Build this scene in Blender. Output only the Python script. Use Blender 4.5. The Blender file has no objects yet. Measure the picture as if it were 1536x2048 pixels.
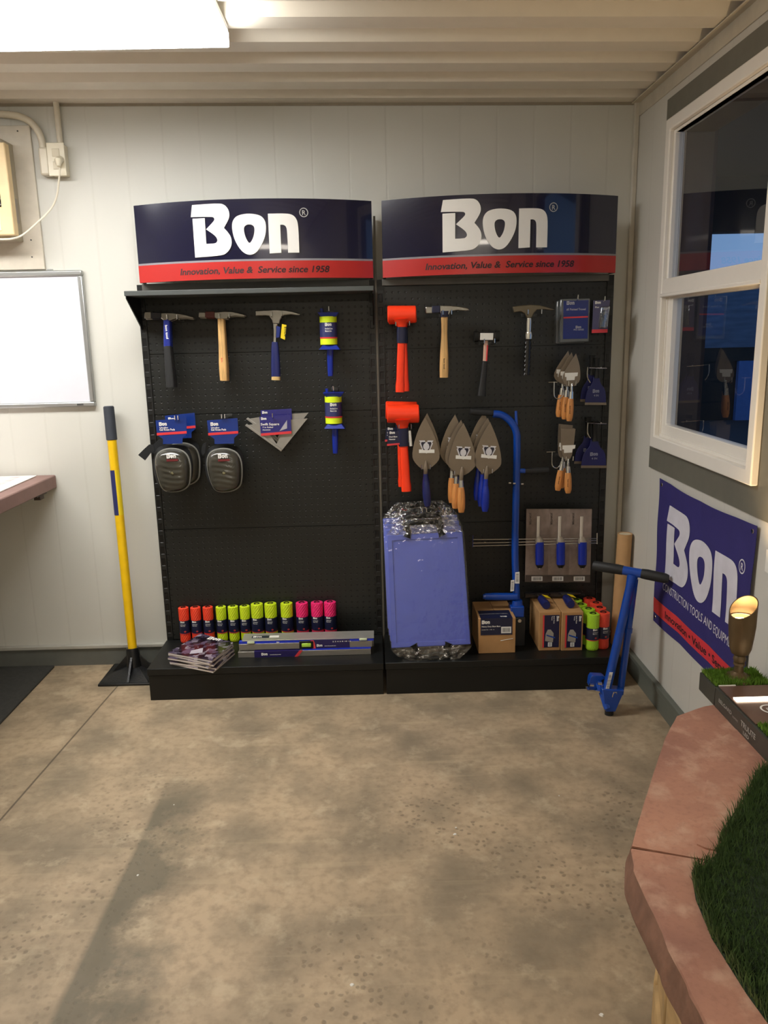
import bpy, bmesh, math, random
from mathutils import Vector, Matrix, noise
from mathutils.geometry import tessellate_polygon
random.seed(7)
R = math.radians
scn = bpy.context.scene
COL = scn.collection

# ------------------------------------------------------------------ camera
FPX = 1579.0
CX, CD, CH, YAW, PITCH, ROLL = -.011, 3.2806, 1.3846, .0097, .2189, -.0222
_f = Vector((math.sin(YAW)*math.cos(PITCH), math.cos(YAW)*math.cos(PITCH), -math.sin(PITCH)))
_r = Vector((math.cos(YAW), -math.sin(YAW), 0)); _u = _r.cross(_f)
CR = _r*math.cos(ROLL) + _u*math.sin(ROLL)
CU = -_r*math.sin(ROLL) + _u*math.cos(ROLL)
CF = _f
CC = Vector((CX, -CD, CH))
cam = bpy.data.cameras.new('camera'); camo = bpy.data.objects.new('camera', cam); COL.objects.link(camo)
m = Matrix((CR, CU, -CF)).transposed().to_4x4(); m.translation = CC
camo.matrix_world = m
cam.sensor_fit = 'VERTICAL'; cam.sensor_height = 36; cam.sensor_width = 27
cam.lens = FPX/2048*36; cam.clip_start = .05
scn.camera = camo

# ------------------------------------------------------------------ light and exposure
EXPOSURE = 0.17
MAIN_W = 21.5            # ceiling tube fixture
BACK_W = 24.0             # warm fixture behind the viewer
SPOT_W = 22.0             # bronze garden light
STRIP_W = 6.0
scn.view_settings.view_transform = 'Standard'
scn.view_settings.look = 'None'
scn.view_settings.gamma = 1
scn.view_settings.use_curve_mapping = False
scn.view_settings.exposure = EXPOSURE
w = bpy.data.worlds.new('dusk'); scn.world = w; w.use_nodes = True
nt = w.node_tree; nt.nodes.clear()
out = nt.nodes.new('ShaderNodeOutputWorld'); bg = nt.nodes.new('ShaderNodeBackground')
tc = nt.nodes.new('ShaderNodeTexCoord'); sp = nt.nodes.new('ShaderNodeSeparateXYZ'); cr = nt.nodes.new('ShaderNodeValToRGB')
cr.color_ramp.elements[0].position = .0; cr.color_ramp.elements[0].color = (.24, .42, .72, 1)
cr.color_ramp.elements[1].position = .6; cr.color_ramp.elements[1].color = (.06, .14, .38, 1)
nt.links.new(tc.outputs['Generated'], sp.inputs[0]); nt.links.new(sp.outputs['Z'], cr.inputs[0])
nt.links.new(cr.outputs[0], bg.inputs[0]); bg.inputs[1].default_value = .85
nt.links.new(bg.outputs[0], out.inputs[0])

# ------------------------------------------------------------------ points from the photograph's rays
def ray(px, py): return CR*((px-768)/FPX) - CU*((py-1024)/FPX) + CF
def AY(px, py, Y):
    d = ray(px, py); return CC + d*((Y-CC.y)/d.y)
def AZ(px, py, Z):
    d = ray(px, py); return CC + d*((Z-CC.z)/d.z)
def AX(px, py, X):
    d = ray(px, py); return CC + d*((X-CC.x)/d.x)
def PL(pts, Y): return [AY(p[0], p[1], Y) for p in pts]

# ------------------------------------------------------------------ materials
def lin(c):
    c = c/255.0
    return c/12.92 if c <= .04045 else ((c+.055)/1.055)**2.4
def L3(rgb): return tuple(lin(c) for c in rgb) + (1,)
MATS = {}
def mat(name, rgb=(200, 200, 200), rough=.5, metal=0, var=.06, scale=20, bump=0, bscale=80, emit=None, spec=.5,
        coat=0, alpha=1, stretch=(1, 1, 1), trans=0):
    if name in MATS: return MATS[name]
    M = bpy.data.materials.new(name); M.use_nodes = True; n = M.node_tree; b = n.nodes['Principled BSDF']
    t = n.nodes.new('ShaderNodeTexCoord'); mp = n.nodes.new('ShaderNodeMapping'); mp.inputs['Scale'].default_value = stretch
    n.links.new(t.outputs['Object'], mp.inputs[0])
    nz = n.nodes.new('ShaderNodeTexNoise'); nz.inputs['Scale'].default_value = scale; nz.inputs['Detail'].default_value = 3
    n.links.new(mp.outputs[0], nz.inputs[0])
    mr = n.nodes.new('ShaderNodeMapRange'); mr.inputs[1].default_value = .3; mr.inputs[2].default_value = .7
    mr.inputs[3].default_value = 1-var; mr.inputs[4].default_value = 1+var; n.links.new(nz.outputs['Fac'], mr.inputs[0])
    mu = n.nodes.new('ShaderNodeVectorMath'); mu.operation = 'SCALE'; mu.inputs[0].default_value = L3(rgb)[:3]
    n.links.new(mr.outputs[0], mu.inputs['Scale']); n.links.new(mu.outputs[0], b.inputs['Base Color'])
    b.inputs['Roughness'].default_value = rough; b.inputs['Metallic'].default_value = metal
    b.inputs['Specular IOR Level'].default_value = spec; b.inputs['Coat Weight'].default_value = coat
    b.inputs['Alpha'].default_value = alpha; b.inputs['Transmission Weight'].default_value = trans
    if bump:
        n2 = n.nodes.new('ShaderNodeTexNoise'); n2.inputs['Scale'].default_value = bscale; n2.inputs['Detail'].default_value = 4
        n.links.new(mp.outputs[0], n2.inputs[0])
        bp = n.nodes.new('ShaderNodeBump'); bp.inputs['Strength'].default_value = bump; bp.inputs['Distance'].default_value = .002
        n.links.new(n2.outputs['Fac'], bp.inputs['Height']); n.links.new(bp.outputs[0], b.inputs['Normal'])
    if emit:
        b.inputs['Emission Color'].default_value = emit[0] + (1,); b.inputs['Emission Strength'].default_value = emit[1]
    MATS[name] = M; return M

class N:  # small node builder
    def __init__(s, M): s.M = M; s.t = M.node_tree; s.b = s.t.nodes['Principled BSDF']
    def n(s, kind, **k):
        x = s.t.nodes.new('ShaderNode'+kind)
        for a, v in k.items(): setattr(x, a, v)
        return x
    def l(s, a, b): s.t.links.new(a, b)
    def math(s, op, a, b=None, c=None):
        x = s.n('Math', operation=op)
        for i, v in enumerate((a, b, c)):
            if v is None: continue
            if isinstance(v, (int, float)): x.inputs[i].default_value = v
            else: s.l(v, x.inputs[i])
        return x.outputs[0]
    def mix(s, fac, a, b):
        x = s.n('Mix', data_type='RGBA')
        for i, v in ((0, fac), (6, a), (7, b)):
            if isinstance(v, (int, float)): x.inputs[i].default_value = v
            elif isinstance(v, tuple): x.inputs[i].default_value = v
            else: s.l(v, x.inputs[i])
        return x.outputs[2]
    def noise(s, vec, scale, detail=4, rough=.55):
        x = s.n('TexNoise'); x.inputs['Scale'].default_value = scale; x.inputs['Detail'].default_value = detail; x.inputs['Roughness'].default_value = rough
        s.l(vec, x.inputs[0]); return x.outputs['Fac']
    def ramp(s, v, lo, hi, a=0, b=1):
        x = s.n('MapRange'); s.l(v, x.inputs[0])
        for i, q in enumerate((lo, hi, a, b)): x.inputs[i+1].default_value = q
        return x.outputs[0]
    def coords(s, out='Object'):
        t = s.n('TexCoord'); q = s.n('SeparateXYZ'); s.l(t.outputs[out], q.inputs[0]); return t.outputs[out], q.outputs
    def bump(s, h, strength=.4, dist=.002):
        x = s.n('Bump'); x.inputs['Strength'].default_value = strength; x.inputs['Distance'].default_value = dist
        s.l(h, x.inputs['Height']); s.l(x.outputs[0], s.b.inputs['Normal'])
def newmat(name, rough=.5, metal=0):
    M = bpy.data.materials.new(name); M.use_nodes = True; q = N(M)
    q.b.inputs['Roughness'].default_value = rough; q.b.inputs['Metallic'].default_value = metal; MATS[name] = M; return M, q

def floor_mat():
    M, q = newmat('concrete', .62)
    v, o = q.coords()
    big = q.noise(v, 1.3, 3); mid = q.noise(v, 5, 5); fine = q.noise(v, 38, 4)
    c = q.mix(q.ramp(big, .35, .68), L3((182, 160, 130)), L3((158, 140, 114)))
    c = q.mix(q.ramp(mid, .42, .66, 0, .75), c, L3((124, 112, 92)))
    c = q.mix(q.ramp(fine, .46, .72, 0, .45), c, L3((122, 106, 84)))
    c = q.mix(q.ramp(q.noise(v, 9, 6, .65), .55, .66, 0, .5), c, L3((194, 176, 146)))
    # pale trowelled streaks running across the slab
    mp = q.n('Mapping'); mp.inputs['Scale'].default_value = (.8, 9, 1); q.l(v, mp.inputs[0])
    st = q.noise(mp.outputs[0], 2.4, 4)
    c = q.mix(q.ramp(st, .58, .72, 0, .38), c, L3((194, 174, 140)))
    # exposed aggregate pits
    wv_ = q.n('VectorMath', operation='ADD'); nn_ = q.n('TexNoise'); nn_.inputs['Scale'].default_value = 60; q.l(v, nn_.inputs[0]); sc_ = q.n('VectorMath', operation='SCALE'); q.l(nn_.outputs['Color'], sc_.inputs[0]); sc_.inputs['Scale'].default_value = .012
    q.l(v, wv_.inputs[0]); q.l(sc_.outputs[0], wv_.inputs[1])
    vo = q.n('TexVoronoi'); vo.inputs['Scale'].default_value = 58; q.l(wv_.outputs[0], vo.inputs[0])
    pm = q.ramp(q.noise(v, 1.7, 2), .42, .56)
    pm = q.math('MULTIPLY', pm, q.ramp(o[1], -.7, -1.15))
    pit = q.math('MULTIPLY', q.ramp(vo.outputs['Distance'], .22, .40, 1, 0), pm)
    keep = q.n('SeparateXYZ'); q.l(vo.outputs['Color'], keep.inputs[0])
    pit = q.math('MULTIPLY', pit, q.ramp(keep.outputs[0], .38, .5))
    c = q.mix(q.math('MULTIPLY', pit, .55), c, L3((100, 88, 68)))
    # long grey stain whose left edge is a straight diagonal line
    a, b_ = AZ(95, 2048, 0), AZ(345, 1540, 0)
    d = (b_-a).normalized(); nx, ny = d.y, -d.x
    dist = q.math('ADD', q.math('ADD', q.math('MULTIPLY', o[0], nx), q.math('MULTIPLY', o[1], ny)), -(a.x*nx + a.y*ny))
    wob = q.math('MULTIPLY', q.math('SUBTRACT', q.noise(v, 4.5, 6, .65), .5), .55)
    band = q.math('MULTIPLY', q.ramp(dist, -.004, .012), q.ramp(q.math('ADD', dist, wob), .06, .19, 1, 0))
    band = q.math('MULTIPLY', band, q.ramp(o[1], -.95, -1.12))
    c = q.mix(q.math('MULTIPLY', band, .85), c, L3((104, 97, 79)))
    # darker worn blotches
    bl = q.ramp(q.noise(v, 2.6, 6, .66), .54, .62, 0, .45)
    c = q.mix(q.math('MULTIPLY', bl, .7), c, L3((118, 106, 86)))
    # sawn joint
    j = q.math('ABSOLUTE', q.math('SUBTRACT', o[0], q.math('ADD', q.math('MULTIPLY', o[1], .065), -1.081)))
    jm = q.ramp(j, .0022, .0042, 1, 0)
    c = q.mix(q.math('MULTIPLY', jm, .8), c, L3((70, 60, 46)))
    edge = q.ramp(j, .0, .035, 1, 0)
    c = q.mix(q.math('MULTIPLY', edge, .18), c, L3((112, 98, 78)))
    q.l(c, q.b.inputs['Base Color'])
    h = q.math('SUBTRACT', q.math('MULTIPLY', fine, .5), q.math('ADD', pit, jm)); q.bump(h, .35, .002)
    q.l(q.ramp(mid, .3, .7, .5, .72), q.b.inputs['Roughness'])
    return M
def wall_mat(name, rgb, axis, step, rough=.45):
    M, q = newmat(name, rough); v, o = q.coords()
    g = q.math('FRACT', q.math('DIVIDE', q.math('ADD', o[axis], 10.02), step))
    ln = q.ramp(q.math('ABSOLUTE', q.math('SUBTRACT', g, .5)), .006/step*.35, .006/step*.8, 1, 0)
    big = q.noise(v, 1.4, 2)
    c = q.mix(q.ramp(big, .3, .7), L3(rgb), L3(tuple(x-6 for x in rgb)))
    c = q.mix(q.math('MULTIPLY', ln, .05), c, L3((120, 115, 100)))
    q.l(c, q.b.inputs['Base Color']); q.bump(q.math('SUBTRACT', q.math('MULTIPLY', q.noise(v, 60, 3), .25), ln), .25, .0015)
    return M
def peg_mat():
    M, q = newmat('pegboard', .42); v, o = q.coords('Object')
    fx = q.math('SUBTRACT', q.math('FRACT', q.math('DIVIDE', q.math('ADD', o[0], 20), .0254)), .5)
    fz = q.math('SUBTRACT', q.math('FRACT', q.math('DIVIDE', q.math('ADD', o[2], 20), .0254)), .5)
    r = q.math('SQRT', q.math('ADD', q.math('MULTIPLY', fx, fx), q.math('MULTIPLY', fz, fz)))
    h = q.ramp(r, .13, .17, 1, 0)
    c = q.mix(h, L3((25, 27, 25)), L3((3, 3, 3)))
    q.l(c, q.b.inputs['Base Color']); q.bump(q.math('SUBTRACT', q.math('MULTIPLY', q.noise(v, 250, 2), .1), h), .5, .002)
    return M
def slot_mat():
    M, q = newmat('slotted_upright', .42); v, o = q.coords('Object')
    fz = q.math('FRACT', q.math('DIVIDE', q.math('ADD', o[2], 20), .05))
    fx = q.math('ABSOLUTE', q.math('SUBTRACT', q.math('ABSOLUTE', o[0]), .0))
    h = q.math('MULTIPLY', q.ramp(fz, .3, .34), q.ramp(fz, .9, .94, 1, 0))
    h = q.math('MULTIPLY', h, q.ramp(fx, .006, .008, 1, 0))
    c = q.mix(h, L3((24, 25, 24)), L3((3, 3, 3)))
    q.l(c, q.b.inputs['Base Color']); q.bump(q.math('MULTIPLY', h, -1), .6, .003)
    return M
def twine_mat(name, rgb, ang=1, rough=.55):
    M, q = newmat(name, rough); v, o = q.coords('Object')
    a = q.math('ARCTAN2', o[1], o[0])
    w1 = q.math('SINE', q.math('ADD', q.math('MULTIPLY', o[2], 1500), q.math('MULTIPLY', a, 5*ang)))
    w2 = q.math('SINE', q.math('SUBTRACT', q.math('MULTIPLY', o[2], 420), q.math('MULTIPLY', a, 14*ang)))
    h = q.math('ADD', q.math('MULTIPLY', w1, .35), q.math('MULTIPLY', w2, .65))
    k = q.ramp(h, -1, 1, .84, 1.04)
    s = q.n('VectorMath', operation='SCALE'); s.inputs[0].default_value = L3(rgb)[:3]; q.l(k, s.inputs['Scale'])
    q.l(s.outputs[0], q.b.inputs['Base Color']); q.bump(h, .5, .0015)
    return M
def stone_mat():
    M, q = newmat('red_sandstone', .72); v, o = q.coords('Object')
    n1 = q.noise(v, 3, 5); n2 = q.noise(v, 14, 5); n3 = q.noise(v, 90, 3)
    c = q.mix(q.ramp(n1, .35, .65), L3((186, 136, 112)), L3((152, 108, 92)))
    c = q.mix(q.ramp(n2, .5, .66, 0, .6), c, L3((204, 168, 144)))
    c = q.mix(q.ramp(n3, .5, .7, 0, .2), c, L3((120, 78, 66)))
    q.l(c, q.b.inputs['Base Color']); q.bump(q.math('ADD', n2, q.math('MULTIPLY', n3, .5)), .35, .006); return M
def wood_mat(name, rgb, rough=.4):
    M, q = newmat(name, rough); v, o = q.coords('Object')
    mp = q.n('Mapping'); mp.inputs['Scale'].default_value = (60, 60, 5); q.l(v, mp.inputs[0])
    n1 = q.noise(mp.outputs[0], 2.5, 4)
    c = q.mix(q.ramp(n1, .35, .7), L3(rgb), L3(tuple(int(x*.8) for x in rgb)))
    q.l(c, q.b.inputs['Base Color']); return M
def cover_mat():
    M, q = newmat('catalogue_cover', .18); v, o = q.coords('Object')
    vo = q.n('TexVoronoi'); vo.inputs['Scale'].default_value = 46; vo.distance = 'CHEBYCHEV'; q.l(v, vo.inputs[0])
    s = q.n('SeparateXYZ'); q.l(vo.outputs['Color'], s.inputs[0])
    n1 = q.noise(v, 45, 5)
    c = q.mix(q.ramp(s.outputs[0], .3, .9), L3((24, 20, 30)), L3((98, 86, 108)))
    c = q.mix(q.math('MULTIPLY', q.ramp(s.outputs[1], .8, .86), .6), c, L3((176, 168, 180)))
    c = q.mix(q.ramp(n1, .5, .75, 0, .7), c, L3((30, 24, 30)))
    q.l(c, q.b.inputs['Base Color']); return M
def paper_mat():
    M, q = newmat('printed_plan', .5); v, o = q.coords('Object')
    n1 = q.noise(v, 9, 5)
    c = q.mix(q.ramp(n1, .45, .6), L3((226, 216, 214)), L3((206, 186, 184)))
    q.l(c, q.b.inputs['Base Color']); return M
def photo_card_mat():
    M, q = newmat('grey_photo_card', .22); v, o = q.coords('Object')
    n1 = q.noise(v, 9, 3); n2 = q.noise(v, 24, 3)
    c = q.mix(q.ramp(n1, .35, .65), L3((126, 112, 102)), L3((158, 142, 132)))
    c = q.mix(q.ramp(n2, .5, .75, 0, .4), c, L3((98, 86, 76)))
    q.l(c, q.b.inputs['Base Color']); return M
def barcode_mat():
    M, q = newmat('barcode_label', .4); v, o = q.coords('Generated')
    k = q.n('TexNoise', noise_dimensions='1D'); k.inputs['Scale'].default_value = 26; q.l(o[0], k.inputs['W'])
    bars = q.math('GREATER_THAN', k.outputs['Fac'], .5)
    z = q.math('MULTIPLY', q.math('GREATER_THAN', o[2], .18), q.math('LESS_THAN', o[2], .82))
    xm = q.math('MULTIPLY', q.math('GREATER_THAN', o[0], .1), q.math('LESS_THAN', o[0], .9))
    bars = q.math('MULTIPLY', q.math('MULTIPLY', bars, z), xm)
    q.l(q.mix(bars, L3((225, 225, 222)), L3((30, 30, 34))), q.b.inputs['Base Color']); return M
def barcode_v_mat():
    M, q = newmat('barcode_label_upright', .4); v, o = q.coords('Generated')
    k = q.n('TexNoise', noise_dimensions='1D'); k.inputs['Scale'].default_value = 26; q.l(o[2], k.inputs['W'])
    bars = q.math('GREATER_THAN', k.outputs['Fac'], .5)
    z = q.math('MULTIPLY', q.math('GREATER_THAN', o[0], .2), q.math('LESS_THAN', o[0], .8))
    xm = q.math('MULTIPLY', q.math('GREATER_THAN', o[2], .1), q.math('LESS_THAN', o[2], .9))
    bars = q.math('MULTIPLY', q.math('MULTIPLY', bars, z), xm)
    q.l(q.mix(bars, L3((228, 228, 225)), L3((90, 90, 94))), q.b.inputs['Base Color']); return M
def film_mat(name='plastic_film', gloss=.10, bump=.6, tint=(235, 238, 245)):
    M = bpy.data.materials.new(name); M.use_nodes = True; t = M.node_tree; t.nodes.clear()
    o = t.nodes.new('ShaderNodeOutputMaterial'); mx = t.nodes.new('ShaderNodeMixShader'); tr = t.nodes.new('ShaderNodeBsdfTransparent')
    gl = t.nodes.new('ShaderNodeBsdfPrincipled'); gl.inputs['Roughness'].default_value = .07; gl.inputs['Base Color'].default_value = L3(tint)
    gl.inputs['Base Color'].default_value = (.03, .03, .035, 1); gl.inputs['Specular IOR Level'].default_value = 1
    gl.inputs['Metallic'].default_value = 0
    co = t.nodes.new('ShaderNodeTexCoord'); nz = t.nodes.new('ShaderNodeTexNoise'); nz.inputs['Scale'].default_value = 30; nz.inputs['Detail'].default_value = 2
    bp = t.nodes.new('ShaderNodeBump'); bp.inputs['Strength'].default_value = bump; bp.inputs['Distance'].default_value = .006
    t.links.new(co.outputs['Object'], nz.inputs[0]); t.links.new(nz.outputs['Fac'], bp.inputs['Height'])
    g2 = t.nodes.new('ShaderNodeBsdfAnisotropic') if False else t.nodes.new('ShaderNodeBsdfGlossy')
    g2.inputs['Roughness'].default_value = .08; g2.inputs['Color'].default_value = (.9, .92, .95, 1)
    t.links.new(bp.outputs[0], g2.inputs['Normal'])
    lw = t.nodes.new('ShaderNodeLayerWeight'); lw.inputs[0].default_value = .35; t.links.new(bp.outputs[0], lw.inputs['Normal'])
    mr = t.nodes.new('ShaderNodeMapRange'); mr.inputs[3].default_value = gloss*.35; mr.inputs[4].default_value = min(1, gloss*2.2)
    t.links.new(lw.outputs['Fresnel'], mr.inputs[0]); t.links.new(mr.outputs[0], mx.inputs[0])
    t.links.new(tr.outputs[0], mx.inputs[1]); t.links.new(g2.outputs[0], mx.inputs[2]); t.links.new(mx.outputs[0], o.inputs[0])
    t.nodes.remove(gl); MATS[name] = M; return M
def glass_mat():
    M = bpy.data.materials.new('window_glass'); M.use_nodes = True; t = M.node_tree; t.nodes.clear()
    o = t.nodes.new('ShaderNodeOutputMaterial'); mx = t.nodes.new('ShaderNodeMixShader'); tr = t.nodes.new('ShaderNodeBsdfTransparent')
    tr.inputs[0].default_value = (.94, .95, .96, 1); g = t.nodes.new('ShaderNodeBsdfGlossy'); g.inputs['Roughness'].default_value = .01
    fr = t.nodes.new('ShaderNodeFresnel'); fr.inputs[0].default_value = 1.52
    mr = t.nodes.new('ShaderNodeMapRange'); mr.inputs[4].default_value = 1.5; mr.clamp = False
    ge = t.nodes.new('ShaderNodeNewGeometry'); iv = t.nodes.new('ShaderNodeMath'); iv.operation = 'SUBTRACT'; iv.inputs[0].default_value = 1
    t.links.new(ge.outputs['Backfacing'], iv.inputs[1]); ml = t.nodes.new('ShaderNodeMath'); ml.operation = 'MULTIPLY'; t.links.new(iv.outputs[0], ml.inputs[1])
    t.links.new(fr.outputs[0], mr.inputs[0]); t.links.new(mr.outputs[0], ml.inputs[0]); t.links.new(ml.outputs[0], mx.inputs[0])
    t.links.new(tr.outputs[0], mx.inputs[1]); t.links.new(g.outputs[0], mx.inputs[2]); t.links.new(mx.outputs[0], o.inputs[0])
    MATS['window_glass'] = M; return M

BLK = mat('black_powder_coat', (19, 20, 19), .42, spec=.35, var=.04)
GREYM = mat('grey_powder_coat', (74, 76, 74), .5)
NAVY = mat('navy_sign', (22, 22, 48), .16, coat=.6, var=.03)
REDS = mat('red_stripe', (182, 42, 38), .3, var=.03)
SILV = mat('silver_line', (138, 136, 142), .3)
WHT = mat('white_print', (238, 236, 230), .45, var=.01)
DRK = mat('dark_print', (46, 18, 22), .5)
STEEL = mat('brushed_steel', (150, 148, 142), .3, 1, bump=.1)
DSTEEL = mat('blade_steel', (132, 119, 102), .38, .45, var=.05)
CHROME = mat('chrome', (210, 210, 208), .12, 1, var=.01)
RUB = mat('black_rubber', (26, 27, 28), .6, bump=.3)
BLUEH = mat('blue_grip', (20, 38, 128), .42)
NAVYH = mat('navy_vinyl_grip', (26, 34, 92), .38)
LBLUE = mat('lifter_blue_paint', (8, 66, 160), .28, coat=.4, var=.05)
CARDN = mat('navy_card', (24, 42, 112), .28, coat=.2)
CARDD = mat('dark_navy_label', (26, 30, 58), .35)
CARDR = mat('red_print', (214, 60, 66), .35)
LBL = mat('white_label', (226, 224, 216), .5)
WOOD = wood_mat('hickory', (226, 180, 116)); WOOD2 = wood_mat('orange_hardwood', (222, 150, 82))
YEL = mat('neon_yellow_twine', (226, 252, 30), .5)
ORM = mat('neon_orange_plastic', (255, 62, 22), .4, var=.02)
KBLUE = mat('royal_blue_plastic', (14, 42, 150), .32)
BOARD = mat('periwinkle_board', (82, 98, 190), .38, var=.03)
KRAFT = mat('kraft_cardboard', (176, 134, 86), .8, bump=.15, bscale=200)
YTAG = mat('yellow_tag', (232, 204, 30), .4)
PEG = peg_mat(); SLOT = slot_mat(); BAR = barcode_mat(); BARV = barcode_v_mat()
FILM = film_mat(); GLASS = glass_mat(); STONE = stone_mat(); COVER = cover_mat()

# ------------------------------------------------------------------ mesh helpers
def BM(): return bmesh.new()
def box(bm, x0, x1, y0, y1, z0, z1):
    v = [bm.verts.new((x, y, z)) for x in (x0, x1) for y in (y0, y1) for z in (z0, z1)]
    for f in ((0, 1, 3, 2), (4, 6, 7, 5), (0, 4, 5, 1), (2, 3, 7, 6), (0, 2, 6, 4), (1, 5, 7, 3)): bm.faces.new([v[i] for i in f])
    return bm
def hexa(bm, bot, top):
    b = [bm.verts.new(p) for p in bot]; t = [bm.verts.new(p) for p in top]; n = len(b)
    bm.faces.new(b[::-1]); bm.faces.new(t)
    for i in range(n): bm.faces.new((b[i], b[(i+1) % n], t[(i+1) % n], t[i]))
    return bm
def prism(bm, loops, off):
    """polygon loops (first outer, rest holes) of 3-D points, extruded by off"""
    if isinstance(loops[0][0], (int, float)): loops = [loops]
    loops = [[Vector(p) for p in l] for l in loops]; off = Vector(off)
    flat = [p for l in loops for p in l]
    a = [bm.verts.new(p) for p in flat]; b = [bm.verts.new(p+off) for p in flat]
    if len(loops) == 1:
        bm.faces.new(a); bm.faces.new(b[::-1])
    else:
        for t in tessellate_polygon(loops):
            if len(set(t)) == 3:
                try: bm.faces.new([a[i] for i in t]); bm.faces.new([b[i] for i in t[::-1]])
                except ValueError: pass
    k = 0
    for l in loops:
        n = len(l)
        for i in range(n):
            bm.faces.new((a[k+i], b[k+i], b[k+(i+1) % n], a[k+(i+1) % n]))
        k += n
    return bm
def tube(bm, pts, radii, seg=14, flat=1, ref=(0, 1, 0), cap=True, squ=0):
    pts = [Vector(p) for p in pts]; ref = Vector(ref)
    if isinstance(radii, (int, float)): radii = [radii]*len(pts)
    rings = []
    for i, p in enumerate(pts):
        t = (pts[min(i+1, len(pts)-1)] - pts[max(i-1, 0)]).normalized()
        n1 = t.cross(ref)
        if n1.length < 1e-4: n1 = t.cross(Vector((1, 0, 0)))
        n1.normalize(); n2 = t.cross(n1).normalized()
        ring = []
        for k in range(seg):
            a = 2*math.pi*k/seg; c, s = math.cos(a), math.sin(a)
            if squ:
                e = 2/(2+squ); c = math.copysign(abs(c)**e, c); s = math.copysign(abs(s)**e, s)
            ring.append(bm.verts.new(p + n1*c*radii[i] + n2*s*radii[i]*flat))
        rings.append(ring)
    for i in range(len(rings)-1):
        for k in range(seg):
            bm.faces.new((rings[i][k], rings[i][(k+1) % seg], rings[i+1][(k+1) % seg], rings[i+1][k]))
    if cap: bm.faces.new(rings[0][::-1]); bm.faces.new(rings[-1])
    return bm
def ringtube(bm, pts, r, seg=6):
    pts = [Vector(p) for p in pts]; n = len(pts); rings = []
    for i, p in enumerate(pts):
        t = (pts[(i+1) % n]-pts[i-1]).normalized(); n1 = t.cross(Vector((0, 1, 0)))
        if n1.length < 1e-4: n1 = Vector((1, 0, 0))
        n1.normalize(); n2 = t.cross(n1)
        rings.append([bm.verts.new(p+(n1*math.cos(a)+n2*math.sin(a))*r) for a in [2*math.pi*k/seg for k in range(seg)]])
    for i in range(n):
        a, b = rings[i], rings[(i+1) % n]
        for k in range(seg): bm.faces.new((a[k], a[(k+1) % seg], b[(k+1) % seg], b[k]))
    return bm
def lathe(bm, c, prof, seg=24, cap=True):
    """profile [(r, z)] about the vertical axis through c"""
    rings = [[bm.verts.new((c[0]+r*math.cos(2*math.pi*k/seg), c[1]+r*math.sin(2*math.pi*k/seg), c[2]+z)) for k in range(seg)] for r, z in prof]
    for i in range(len(rings)-1):
        for k in range(seg): bm.faces.new((rings[i][k], rings[i][(k+1) % seg], rings[i+1][(k+1) % seg], rings[i+1][k]))
    if cap: bm.faces.new(rings[0][::-1]); bm.faces.new(rings[-1])
    return bm
def dome(bm, outline, off, rings=8, power=2.2, wave=None):
    """closed outline puffed out along off"""
    pts = [Vector(p) for p in outline]; n = len(pts); c = sum(pts, Vector())/n; off = Vector(off); prev = None
    for j in range(rings):
        s = 1-j/rings; h = (1-s**power)**(1/power) if s < 1 else 0
        ring = []
        for p in pts:
            q = c+(p-c)*s; q = q+off*h
            if wave: q = q+wave(q, s)
            ring.append(bm.verts.new(q))
        if prev:
            for k in range(n): bm.faces.new((prev[k], prev[(k+1) % n], ring[(k+1) % n], ring[k]))
        else: first = ring
        prev = ring
    top = bm.verts.new(c+off)
    for k in range(n): bm.faces.new((prev[k], prev[(k+1) % n], top))
    bm.faces.new(first[::-1]); return bm
def smooth_loop(pts, it=2, corners=()):
    """Chaikin smoothing; indices in corners stay sharp"""
    P = [(Vector(p), i in corners) for i, p in enumerate(pts)]
    for _ in range(it):
        Q = []; n = len(P)
        for i in range(n):
            p, s = P[i]
            if s: Q.append((p, True))
            else:
                a = P[i-1][0]; b = P[(i+1) % n][0]
                Q.append((p*.75+a*.25, False)); Q.append((p*.75+b*.25, False))
        P = Q
    return [p for p, s in P]
def arc_pts(pts, n=8):
    """Catmull-Rom through open points"""
    pts = [Vector(p) for p in pts]; out_ = []
    for i in range(len(pts)-1):
        p0, p1, p2, p3 = pts[max(i-1, 0)], pts[i], pts[i+1], pts[min(i+2, len(pts)-1)]
        for k in range(n):
            t = k/n
            out_.append(.5*((2*p1)+(-p0+p2)*t+(2*p0-5*p1+4*p2-p3)*t*t+(-p0+3*p1-3*p2+p3)*t**3))
    out_.append(pts[-1]); return out_

# ------------------------------------------------------------------ objects
def link(name, bm, mt, loc=(0, 0, 0), parent=None, bev=0, seg=2, sub=0, ang=38):
    bmesh.ops.recalc_face_normals(bm, faces=bm.faces[:])
    bm.transform(Matrix.Translation(-Vector(loc)))
    me = bpy.data.meshes.new(name); bm.to_mesh(me); bm.free()
    me.polygons.foreach_set('use_smooth', [True]*len(me.polygons))
    me.set_sharp_from_angle(angle=R(ang))
    o = bpy.data.objects.new(name, me); COL.objects.link(o)
    for q in (mt if isinstance(mt, list) else [mt]): me.materials.append(q)
    if bev:
        b = o.modifiers.new('bevel', 'BEVEL'); b.width = bev; b.segments = seg; b.limit_method = 'ANGLE'; b.angle_limit = R(35); b.harden_normals = False
    if sub:
        s = o.modifiers.new('sub', 'SUBSURF'); s.levels = sub; s.render_levels = sub
    if parent: o.parent = parent
    return o
def tag(o, label, cat, group=None):
    o['label'] = label; o['category'] = cat
    if group: o['group'] = group
    return o
def thing(name, label, cat, loc, group=None):
    o = bpy.data.objects.new(name, None); COL.objects.link(o); o.location = loc; o.empty_display_size = .05
    o['_o'] = tuple(loc); return tag(o, label, cat, group)
def root_of(o):
    while o.parent: o = o.parent
    return o
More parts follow.
